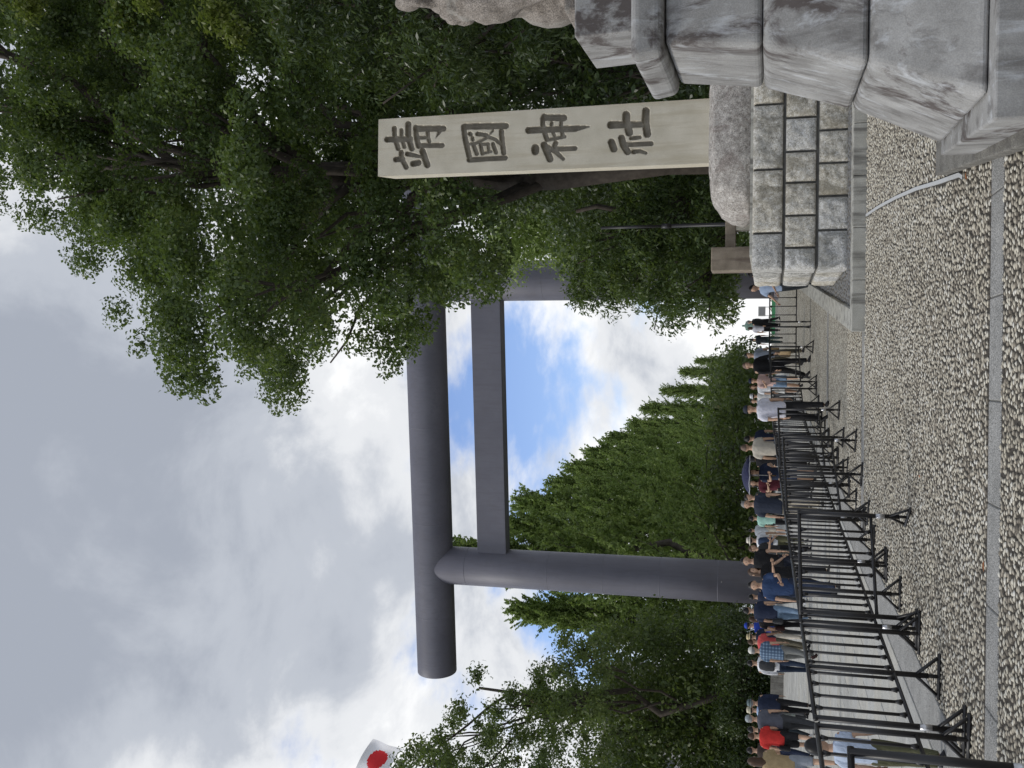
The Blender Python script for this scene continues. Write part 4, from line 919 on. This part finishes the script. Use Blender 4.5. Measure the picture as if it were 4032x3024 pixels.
def person(label, V, y, Y, face, top, bot, H=None, hair='black', style='short', hat=None, stride=.0, arms=(.05, .05), elbow=(.15, .15), sleeve='short', legs='long', skin=0, bag=None, shoe=BLACK, lean=0.0, headturn=0.0, child=False, group='visitors walking on the approach', top_mat=None, back_x=None, fat=1.0):
    """V,y = photo pixel of the crown of the head, Y = distance in metres; face: 0 toward the camera, pi away"""
    p = at(V, y, Y); X = p[0]; z0 = gz(Y); Hh = (p[2] - z0) if H is None else H
    Hh = min(max(Hh, 1.48), 1.84) if not child else Hh; k = Hh / 1.70; hk = k * (1.0 if not child else 1.45)
    t = thing('person', label, 'person', (X, Y, z0), face, group)
    hipz, kz, az = .90, .47, .075
    # legs
    legp = []; low = 9
    for sg in (-1, 1):
        th = stride * sg; kb = abs(stride) * (.9 if sg * stride < 0 else .25) + .06
        hip = Vector((sg * .088, 0, hipz)); kn = hip + Vector((sg * .008, -math.sin(th) * .43, -math.cos(th) * .43)); t2 = th - kb
        an = kn + Vector((0, -math.sin(t2) * .395, -math.cos(t2) * .395)); ft = -t2 * .6 if sg * stride < 0 else .12 * abs(stride)
        legp.append((hip, kn, an, ft)); low = min(low, an.z)
    dz = az - low
    K = lambda q: (q[0] * k, q[1] * k, (q[2] + dz) * k)
    body, topm, botm = [], [], []
    ln = lambda z: -lean * max(0, z - .95)
    sh_w = .182 * (0.93 if style in ('long', 'bob') else 1.0)
    tor_ = [(0, 0, .86, .15 * fat, .10 * fat), (0, ln(1.0), 1.0, .135 * fat, .093 * fat), (0, ln(1.2), 1.2, .155, .105), (0, ln(1.33), 1.33, .168, .10), (0, ln(1.415), 1.415, .13, .075), (0, ln(1.44), 1.44, .06, .055)]
    sc_ = lambda rr, g=1.0, e=0.0: loft([(x * k, y_ * k, (z + dz) * k, (rx * g + e) * k, (ry * g + e) * k) for x, y_, z, rx, ry in rr], 16)
    body.append(sc_(tor_)); hc = Vector((0, ln(1.58) - .012, 1.583))
    if child: hc.z += .05
    body.append(tube([K((0, ln(1.40), 1.40)), K((0, ln(1.5), 1.53))], [.058 * k, .052 * k], 10))
    fine = [head_mesh(K(hc), hk)]
    for (hip, kn, an, ft) in legp:
        body.append(tube([K(hip + Vector((0, 0, .05))), K(hip.lerp(kn, .4)), K(kn), K(kn.lerp(an, .3)), K(an)], [.088 * k, .078 * k, .055 * k, .058 * k, .036 * k], 12))
    sh_ends = []
    for q, sg in enumerate((-1, 1)):
        S_ = Vector((sg * sh_w, ln(1.385), 1.385)); a = arms[q]; E_ = S_ + Vector((sg * .05, -math.sin(a) * .275, -math.cos(a) * .275)); a2 = a + elbow[q]
        inw = -sg * (.10 if elbow[q] > .6 else 0.0); W_ = E_ + Vector((sg * .005 + inw, -math.sin(a2) * .245, -math.cos(a2) * .245))
        body.append(tube([K(S_), K(S_.lerp(E_, .5)), K(E_), K(E_.lerp(W_, .35)), K(W_)], [.048 * k, .043 * k, .036 * k, .037 * k, .024 * k], 10))
        fine.append(hand_mesh(K(W_), W_ - E_, sg, k)); sh_ends.append(W_)
        if sleeve == 'short': topm.append(tube([K(S_ + Vector((-sg * .05, 0, .012))), K(S_.lerp(E_, .3)), K(S_.lerp(E_, .72))], [.062 * k, .064 * k, .060 * k], 12))
        elif sleeve == 'long': topm.append(tube([K(S_ + Vector((-sg * .05, 0, .012))), K(S_.lerp(E_, .5)), K(E_), K(E_.lerp(W_, .93))], [.062 * k, .058 * k, .050 * k, .040 * k], 12))
    topm.append(sc_([(0, 0, .845, .172 * fat, .122 * fat)] + [(0, ln(.95), .95, .166 * fat, .120 * fat)] + [(x, y_, z, rx + .016, ry + .016) for x, y_, z, rx, ry in tor_[2:5]] + [(0, ln(1.44), 1.445, .064, .062)]))
    if legs == 'skirt': botm.append(loft([(0, 0, (z + dz) * k, rx * k, ry * k) for z, rx, ry in ((.50, .21, .19), (.70, .185, .155), (.88, .160, .115), (.98, .145, .105))], 18))
    else:
        botm.append(loft([(0, 0, (z + dz) * k, rx * k, ry * k) for z, rx, ry in ((.80, .150, .105), (.88, .166, .118), (.97, .155 * fat, .112 * fat), (1.02, .148 * fat, .108 * fat))], 16))
        for (hip, kn, an, ft) in legp:
            if legs == 'long': botm.append(tube([K(hip + Vector((0, 0, .03))), K(hip.lerp(kn, .45)), K(kn), K(kn.lerp(an, .5)), K(an + Vector((0, 0, .01)))], [.099 * k, .090 * k, .073 * k, .066 * k, .060 * k], 12))
            else: botm.append(tube([K(hip + Vector((0, 0, .03))), K(hip.lerp(kn, .5)), K(hip.lerp(kn, .92))], [.10 * k, .098 * k, .088 * k], 12))
    o = mk('body', *join(*body), SKIN[skin], t, True, world=False); voxel(o, .023 * k, 1); pending.append((o, join(*fine)))
    o = mk('shirt', *join(*topm), top_mat or cloth(top), t, True, world=False); voxel(o, .028 * k, 1)
    o = mk('skirt' if legs == 'skirt' else 'shorts' if legs == 'shorts' else 'trousers', *join(*botm), cloth(bot), t, True, world=False); voxel(o, .028 * k, 1)
    for (hip, kn, an, ft) in legp:
        A_ = Vector(K(an)); hl = A_ + Vector((0, .035 * k, -.045 * k)); R_ = Matrix.Rotation(ft, 3, 'X')
        sh_ = [tube([Vector((0, .065, -.045)) * k, Vector((0, .03, -.035)) * k, Vector((0, -.06, -.045)) * k, Vector((0, -.15, -.052)) * k, Vector((0, -.19, -.058)) * k], [(.03 * k, .028 * k), (.038 * k, .045 * k), (.045 * k, .033 * k), (.045 * k, .022 * k), (.024 * k, .014 * k)], 10)]
        vv, ff = sh_[0]; vv = [tuple(A_ + R_ @ Vector(q)) for q in vv]; mk('shoe', vv, ff, cloth(shoe, .6), t, True, world=False)
    hcK = K(hc)
    hd_ = bpy.data.objects.new('face', None) if False else None
    for sg in (-1, 1): mk('eye', *ball((hcK[0] + sg * .030 * hk, hcK[1] - .080 * hk, hcK[2] + .006 * hk), (.011 * hk, .007 * hk, .006 * hk), 6, 5), EYE, t, world=False)
    mk('mouth', *ball((hcK[0], hcK[1] - .087 * hk, hcK[2] - .058 * hk), (.022 * hk, .007 * hk, .006 * hk), 8, 5), LIP, t, world=False)
    mk('hair', *hair_mesh(hcK, hk, 'crop' if hair == 'bald' else style), HAIRS[hair], t, True, world=False)
    if hat:
        kind, c = hat; z_ = hcK[2] + .045 * hk
        if kind == 'cap':
            v1 = lathe([(.094 * hk, 0), (.095 * hk, .03 * hk), (.08 * hk, .065 * hk), (.045 * hk, .088 * hk), (.01, .092 * hk)], (hcK[0], hcK[1] + .002, z_), 16, .92, 1.08)
            v2 = lathe([(.085 * hk, -.004), (.085 * hk, .006)], (hcK[0], hcK[1] - .085 * hk, z_ + .004), 14, .8, 1.0); mk('cap', *join(v1, v2), cloth(c), t, True, world=False)
        else:
            br = .175 if kind == 'straw' else .13
            v1 = lathe([(br * hk, -.018 * hk), (br * hk, -.010 * hk), (.098 * hk, .012 * hk), (.094 * hk, .055 * hk), (.075 * hk, .088 * hk), (.012, .095 * hk)], (hcK[0], hcK[1], z_), 20, .93, 1.06); mk('hat', *v1, cloth(c), t, True, world=False)
            v1 = lathe([(.101 * hk, .008 * hk), (.100 * hk, .030 * hk)], (hcK[0], hcK[1], z_), 20, .93, 1.06); mk('hat_band', *v1, cloth(tuple(q * .25 for q in c)), t, True, world=False)
    if bag:
        kind, c, lab = bag; Rz = Matrix.Rotation(face, 3, 'Z')
        if kind == 'backpack': pts_b = loft([(0, .185 * k, (z + dz) * k, rx * k, ry * k) for z, rx, ry in ((.98, .10, .05), (1.02, .145, .085), (1.2, .15, .09), (1.34, .12, .07), (1.39, .07, .03))], 14)
        elif kind == 'side': pts_b = loft([(.20 * k, .06 * k, (z + dz) * k, rx * k, ry * k) for z, rx, ry in ((.72, .05, .12), (.76, .07, .16), (.92, .065, .16), (.98, .03, .13))], 14)
        else:
            W_ = sh_ends[1]; pts_b = loft([((W_.x + .01) * k, W_.y * k, (z + dz) * k, rx * k, ry * k) for z, rx, ry in ((W_.z - .40, .05, .10), (W_.z - .36, .06, .13), (W_.z - .16, .05, .12), (W_.z - .08, .02, .03))], 12)
        vv, ff = pts_b; b_o = mk('backpack' if kind == 'backpack' else 'bag', [tuple(Rz @ Vector(q)) for q in vv], ff, cloth(c, .7), None, True); b_o.location = (X, Y, z0); bevel(b_o, .01)
        tag(b_o, lab, 'bag')
    return t
PI = math.pi
AW = PI
walk = .34
# ---- left group, walking toward the gate (distances from where their feet meet the paving)
person('person in red shirt and dark shorts walking with a black shoulder bag', 2945, 2897, 21.6, AW + .25, REDC, BLACK, hair='brown', stride=walk, legs='shorts', arms=(.25, -.2), bag=('side', BLACK, 'black shoulder bag against the red shirt'), fat=1.05)
person('person in grey polo shirt, grey trousers and pale grey cap walking away', 2935, 2829, 21.8, AW, (.095, .10, .125), DGREY, hair='grey', hat=('cap', (.38, .42, .44)), stride=.22, fat=1.12, bag=('side', BLACK, 'dark waist bag on the grey polo walker'))
person('person in navy jacket and grey bucket hat carrying a plastic bag', 2955, 2768, 24.0, AW + .2, NAVY, BLACK, hat=('bucket', (.16, .21, .22)), sleeve='long', stride=.25, hair='grey', bag=('hand', (.45, .50, .46), 'pale plastic bag held by the navy-jacket walker'))
person('person in pale blue shirt and cream straw hat beside the navy jacket', 2943, 2795, 25.5, AW, LBLUE, DGREY, hat=('bucket', (.72, .66, .50)), stride=.2)
person('person in dark clothes and white shoes between red and grey walkers', 2950, 2872, 23.4, AW, BLACK, (.016, .024, .03), shoe=WHITE, stride=.3)
person('person in brown shirt just behind the red-shirted walker', 2962, 2955, 23.5, AW, (.05, .035, .03), NAVY, stride=.2, bag=('side', (.28, .16, .13), 'small brown bag beside the red-shirted walker'))
person('person in white shirt with dark jeans walking away', 2939, 2610, 24.6, AW + .1, WHITE, (.022, .035, .065), stride=.28, sleeve='long', bag=('backpack', DGREY, 'charcoal rucksack on the white-shirted walker'))
person('person in blue plaid shirt, grey trousers and white cap walking away', 2945, 2560, 22.6, AW - .1, WHITE, (.16, .165, .16), top_mat=PLAID, hat=('cap', (.78, .76, .70)), hair='grey', stride=walk, fat=1.12, shoe=(.05, .02, .02))
person('person in coral red shirt walking beside the plaid shirt', 2945, 2527, 25.2, AW - .2, CORAL, KHAKI, hair='brown', stride=.18, fat=1.05, arms=(.3, .1))
person('person in navy top wearing a straw sun hat', 2940, 2507, 27.5, AW + .2, NAVY, BEIGE, hat=('straw', (.66, .55, .33)), stride=.2, bag=('hand', (.5, .5, .46), 'light tote bag below the straw sun hat'))
person('person in bright blue shirt and blue cap looking down', 2932, 2462, 27.8, AW + .7, ROYAL, DGREY, hat=('cap', ROYAL), stride=.1, arms=(.4, .4), elbow=(.9, .9))
person('person in black clothes with a dark handbag, next to pale jeans', 2948, 2437, 25.4, AW + .1, BLACK, BLACK, hair='brown', style='bob', stride=walk, bag=('side', (.05, .02, .018), 'maroon handbag at the hip of the black-clothed walker'))
person('person in navy shirt and faded jeans walking away with a dark bag', 2922, 2403, 24.8, AW, NAVY, JEAN, stride=.3, bag=('side', DGREY, 'slouchy dark shoulder bag above faded jeans'))
person('person in dark navy shirt before the left gate pillar base', 2950, 2350, 26.5, AW - .3, NAVY, DGREY, stride=.25, arms=(.3, .2), shoe=WHITE)
person('person in royal navy shirt and blue trousers walking toward the street', 2938, 2303, 17.6, .1, (.025, .05, .12), (.02, .03, .06), stride=walk, arms=(.1, .5), elbow=(.2, .9), hair='black', style='short')
person('long brown-haired person in black dress beside the navy shirt', 2944, 2252, 19.5, .9, BLACK, BLACK, hair='brown', style='long', arms=(.6, .3), elbow=(1.1, .6), stride=.15, sleeve='short')
person('person in black shirt with grey sling bag facing the street', 2914, 2208, 20.5, .15, BLACK, (.015, .018, .03), stride=.2, arms=(.1, .15), bag=('side', (.11, .12, .11), 'grey-green sling bag of the black-shirted person'))
person('person in grey shirt holding a pale bundle, seen side on', 2948, 2160, 25.0, 1.2, DGREY, BLACK, stride=.1, arms=(.5, .3), elbow=(1.0, .8), hair='brown')
person('person in white shirt and wide cream hat walking away', 2939, 2127, 26.5, AW, WHITE, OLIVE, hat=('straw', (.74, .68, .60)), stride=.25, bag=('backpack', (.03, .05, .10), 'navy rucksack on the cream-hatted walker'))
person('person in pale top and beige shorts far behind the cream hat', 2985, 2090, 40, AW, (.5, .53, .56), BEIGE, stride=.2, legs='shorts')
person('person in mint green shirt behind the grey-haired person', 2968, 2042, 30, AW, MINT, BLACK, stride=.2)
person('grey-haired person in navy polo and beige trousers facing the street', 2917, 1985, 21.4, 0, (.028, .035, .055), (.48, .43, .34), hair='grey', stride=.2, bag=('side', BLACK, 'black bag over beige trousers of the grey-haired person'), fat=1.1)
person('dark-haired person in grey green shirt beside the parasol', 2930, 1960, 25, 1.0, (.10, .12, .10), BLACK, stride=.15, arms=(.4, .2), elbow=(.8, .5))
person('person in navy dress holding the dark parasol', 2962, 1862, 23.5, .3, NAVY, NAVY, H=1.50, hair='brown', style='long', legs='skirt', arms=(.5, .55), elbow=(1.2, .9), stride=.1)
person('person in maroon and white reading a leaflet beside the parasol', 2970, 1905, 24.5, .3, (.10, .02, .03), BLACK, H=1.50, style='bob', arms=(.6, .6), elbow=(1.1, 1.1))
person('person in black top with a fringe bob behind the parasol', 2936, 1806, 26, AW, BLACK, BLACK, style='bob', stride=.1)
person('bald person in cream T-shirt seen from behind', 2916, 1763, 24.5, AW, BEIGE, DGREY, hair='bald', stride=.2, fat=1.05)
person('dark-haired person in navy shirt beside the cream T-shirt', 2929, 1728, 26, AW + .3, NAVY, DENIM, stride=.2)
person('person in white T-shirt and dark cap walking toward the street', 2927, 1612, 20.5, .3, (.66, .66, .74), BLACK, hat=('cap', (.03, .035, .05)), stride=.2, arms=(.3, -.1), fat=1.12)
person('person in white shirt and white sun hat in the crowd middle', 2966, 1560, 34, AW, (.62, .62, .62), DGREY, hat=('bucket', WHITE), stride=.2)
person('person in striped grey and white shirt behind the white T-shirt', 2962, 1580, 36, .2, (.4, .41, .43), NAVY, stride=.2)
person('person in pink shirt and jean shorts facing the street', 2948, 1500, 30, .2, PINK, JEAN, hat=('cap', NAVY), legs='shorts', stride=.2, arms=(.5, .1), elbow=(1.4, .2))
person('person in white dress among the crowd beside the pink shirt', 2952, 1525, 32, .2, WHITE, (.5, .5, .48), legs='skirt', stride=.1, style='long', hair='brown')
person('cropped-haired person in black suit walking past the barrier', 2923, 1440, 26.6, .55, BLACK, (.012, .012, .014), hair='bald', sleeve='long', stride=.22, bag=('hand', (.50, .36, .20), 'tan paper carrier beside the black suit'), arms=(.15, .3))
person('person in light blue shirt with a shoulder strap beside the black suit', 2931, 1400, 29.5, .6, (.40, .45, .56), KHAKI, hair='black', stride=.2, bag=('side', (.45, .33, .18), 'tan satchel of the light blue shirt walker'))
person('person in black jacket farther along the approach', 2962, 1338, 49, AW, (.02, .025, .03), (.03, .05, .05), stride=.2, fat=1.1)
person('person in white blouse with dark shoulder strap below the bronze statue', 2972, 1293, 53, AW, (.62, .62, .68), BLACK, H=1.62, hair='brown', style='bob', stride=.15)
person('person in dark suit beside the white blouse below the bronze statue', 2968, 1268, 53, AW + .8, (.02, .02, .022), BLACK, H=1.68, hair='grey', stride=.15, sleeve='long')
person('person in light blue uniform shirt leaning by the right gate pillar', 2950, 1127, 24.6, -.9, (.30, .38, .52), (.03, .035, .04), hair='black', stride=.1, lean=.12, arms=(.45, .3), elbow=(.5, .8), group=None)
person('person in blue shirt half hidden by the masonry base', 2946, 1078, 26.2, AW, (.28, .38, .60), BLACK, stride=.1, group=None)
person('child in pale blue patterned shirt and olive trousers behind the nearest barrier', 3236, 2942, 8.35, AW, (.50, .58, .72), OLIVE, H=.98, child=True, stride=.12, group=None, shoe=(.03, .03, .035))
person('person in tan top and grey shorts at the picture edge', 2985, 3000, 16.8, AW + .4, (.36, .27, .15), (.25, .27, .31), legs='shorts', hair='brown', style='long', stride=.25, arms=(.5, .2), elbow=(1.0, .3), group=None)

# weld head and hands to each remeshed body: one continuous body mesh per person
dgp = bpy.context.evaluated_depsgraph_get()
for o, (fv_, ff_) in pending:
    me = bpy.data.meshes.new_from_object(o.evaluated_get(dgp)); bm = bmesh.new(); bm.from_mesh(me)
    vs_ = [bm.verts.new(q) for q in fv_]
    for q in ff_:
        try: bm.faces.new([vs_[i] for i in q]).smooth = True
        except ValueError: pass
    bm.to_mesh(me); bm.free(); o.modifiers.clear(); o.data = me

# parasol over the person in the navy dress
up_ = at(2962, 1870, 23.2); uz = gz(23.2)
par = thing('parasol', 'dark navy parasol with a white rim held up in the crowd', 'umbrella', (up_[0], 23.2, uz + 1.0))
prof = [(.44, 1.47), (.36, 1.535), (.25, 1.595), (.12, 1.635), (.015, 1.65)]
v, f = [], []
for r_, z_ in prof:
    for q in range(32):
        a = 2 * PI * q / 32; sc_r = r_ * (1 - .035 * abs(math.sin(4 * a)) * (r_ / .44)); v.append((up_[0] + sc_r * math.cos(a), 23.2 + sc_r * math.sin(a), uz + z_ + .012 * abs(math.sin(4 * a)) * r_ / .44))
for i in range(len(prof) - 1):
    for q in range(32): a = i * 32 + q; b = i * 32 + (q + 1) % 32; f.append((a, b, b + 32, a + 32))
o = mk('canopy', v, f, cloth((.022, .026, .075), .6), par, True); sm_ = o.modifiers.new('thick', 'SOLIDIFY'); sm_.thickness = .004
mk('rim', *join(*[tube([(v[q][0], v[q][1], v[q][2] - .004), (v[(q + 1) % 32][0], v[(q + 1) % 32][1], v[(q + 1) % 32][2] - .004)], .008, 5) for q in range(32)]), cloth((.55, .56, .6)), par)
mk('shaft', *tube([(up_[0], 23.2, uz + 1.0), (up_[0], 23.2, uz + 1.69)], .007, 8), MT['silver'], par, True)
mk('handle', *tube([(up_[0], 23.2, uz + .90), (up_[0], 23.2, uz + 1.04)], .013, 8), cloth((.1, .06, .03)), par, True)
for q in range(8):
    a = 2 * PI * q / 8; mk('rib', *tube([(up_[0], 23.2, uz + 1.63), (up_[0] + .42 * math.cos(a), 23.2 + .42 * math.sin(a), uz + 1.465)], .004, 4), MT['silver'], par)

# fallen leaves and a weed at the kerb
LM = plain('dry_leaf', (.34, .13, .05), .7, var=.3)
for k, (V_, y_, lab) in enumerate(((3810, 690, 'dry orange leaf lying on the near stone strip'), (3625, 1876, 'small brown leaf lying on the open pebbles'), (3880, 2230, 'curled tan leaf lying near the barrier feet'))):
    p = gnd(V_, y_, .02); a = k * 1.3 + .4; vv = []
    for u, w_ in ((-1, 0), (-.4, .42), (.3, .36), (1, 0), (.3, -.36), (-.4, -.42)): vv.append((p[0] + .035 * (u * math.cos(a) - w_ * math.sin(a)), p[1] + .035 * (u * math.sin(a) + w_ * math.cos(a)), p[2] + .008 + .012 * abs(w_)))
    o = mk('fallen_leaf', vv, [(0, 1, 2, 3), (0, 3, 4, 5)], LM); o.modifiers.new('thick', 'SOLIDIFY').thickness = .002; tag(o, lab, 'leaf')
wp = gnd(3300 + 1250 / 2.0738, 300 + 530 / 2.0738, .10); wc = thing('weed', 'tiny green weed sprouting from the pedestal kerb joint', 'plant', tuple(wp))
crown('leaves', np.array([wp + np.array([0, 0, .02])]), np.array([.045]), 26, .035, MT['leafY'], wc, .45, 0, .3, .6, 91)

# ------------------------------------------------------------------ far things
st = at(2921, 1283, 160); sx0 = st[0]
bs_ = thing('bronze_statue', 'green bronze robed figure standing on a tall plinth far down the avenue', 'statue', (sx0, 160, 1.1)); zt = st[2]
v, f = join(loft([(sx0, 160, zt - 2.55 + z, rx, ry) for z, rx, ry in ((0, .50, .40), (.5, .62, .45), (1.2, .52, .42), (1.75, .55, .38), (2.05, .40, .3), (2.12, .14, .14))], 16), ball((sx0, 160, zt - .2), (.17, .2, .22)), tube([(sx0 - .5, 160, zt - .6), (sx0 - .68, 159.9, zt - 1.0), (sx0 - .45, 159.7, zt - 1.35)], [.16, .15, .1], 8), tube([(sx0 + .5, 160, zt - .6), (sx0 + .70, 159.9, zt - 1.1), (sx0 + .60, 159.7, zt - 1.6)], [.16, .15, .1], 8))
voxel(mk('figure', v, f, MT['bronze'], bs_, True), .06, 2)
mk('plinth', *loft([(sx0, 160, z, r_, r_) for z, r_ in ((1.0, 1.1), (1.5, 1.1), (1.55, .8), (zt - 2.75, .7), (zt - 2.7, .9), (zt - 2.54, .9))], 20), MT['bronze'], bs_)
sg_ = thing('notice_board', 'pale square notice board on two posts beyond the barriers', 'sign', (8.2, 120, 1.1)); a0, a1 = at(2986, 1207, 120), at(3014, 1245, 120)
v, f = box(a1[0], a0[0], 119.95, 120.05, a1[2], a0[2]); mk('board', v, f, MT['wall'], sg_)
v, f = box(a1[0] + .14, a0[0] - .14, 119.93, 119.948, a1[2] + .1, a0[2] - .1); mk('panel', v, f, plain('grey_board_panel', (.45, .44, .44), .7), sg_)
for xx in (a1[0] + .06, a0[0] - .06): mk('post', *tube([(xx, 120.1, 1.1), (xx, 120.1, a0[2])], .04, 6), MT['silver'], sg_)
gb = thing('green_fence', 'low bright green site fence across the far end of the approach', 'fence', (12, 112, 1.1))
for q in range(9):
    v, f = box(5.6 + q * 1.9, 7.46 + q * 1.9, 112, 112.06, 1.1, 1.48); mk('panel', v, f, plain('green_panel', (.12, .42, .20), .6) if q == 0 else bpy.data.materials['green_panel'], gb)
hedge_C = np.array([[5.5 + q * 1.1, 116 + .6 * math.sin(q), 1.42] for q in range(18)]); hg = thing('low_hedge', 'low clipped hedge behind the green site fence', 'hedge', (13, 116, 1.1)); crown('crown', hedge_C, np.full(18, .55), 220, .16, MT['leafC'], hg, .5, 0, .4, .5, 71)

# flag hanging into the picture, on its pole
fl = thing('flag', 'white flag with a red disc drooping from its pole above the cherry tree', 'flag', (-21.6, 50, gz(50)))
mk('pole', *tube([(-21.6, 50, gz(50)), (-21.6, 50, 23.6)], [.09, .05], 10), MT['white'], fl, True)
FN, FM = 34, 24; fx = np.linspace(0, 1, FN); fy = np.linspace(0, 1, FM); fv, ff, fmi = [], [], []
tipx = at(*D(835, 1612), 50)
for i in range(FN):
    for j in range(FM):
        u, w = fx[i], fy[j]
        x_ = -21.55 + 2.55 * u * (1 - .12 * w); z_ = 23.3 - 1.75 * w - 1.55 * u ** 1.3 - .25 * math.sin(u * 5) * .4
        fv.append((x_ , 50 + .16 * math.sin(u * 9 + w * 2) * u + .05 * math.sin(w * 9), z_))
for i in range(FN - 1):
    for j in range(FM - 1):
        ff.append((i * FM + j, (i + 1) * FM + j, (i + 1) * FM + j + 1, i * FM + j + 1)); cu, cw = (fx[i] + fx[i + 1]) / 2, (fy[j] + fy[j + 1]) / 2
        fmi.append(1 if ((cu - .62) * 2.55) ** 2 + ((cw - .5) * 1.8) ** 2 < .52 ** 2 else 0)
o = mk('cloth', fv, ff, [plain('flag_white', (.78, .78, .80), .8), plain('flag_red', (.62, .03, .035), .8)], fl, True, midx=fmi)

# pale building behind the cherry tree
bd = thing('pale_building', 'pale rendered building glimpsed through the trees, left of the gate', 'building', (-36, 92, 1.1))
v, f = box(-48, -27.5, 90, 100, 1.1, 15.6); mk('wall', v, f, MT['wall'], bd)
v, f = box(-48.4, -27.1, 89.6, 100.4, 15.6, 16.1); mk('roof', v, f, MT['wall'], bd)
for zf in (3.0, 6.2, 9.4, 12.4):
    for xw in range(8):
        x0 = -47 + xw * 2.45; v, f = box(x0, x0 + 1.5, 89.96, 90.05, zf, zf + 1.7); wn_ = mk('window', v, f, MT['glass'], bd)
        v, f = box(x0 - .08, x0 + 1.58, 89.90, 89.958, zf - .16, zf - .02); mk('sill', v, f, MT['white'], wn_)
#@@MORE
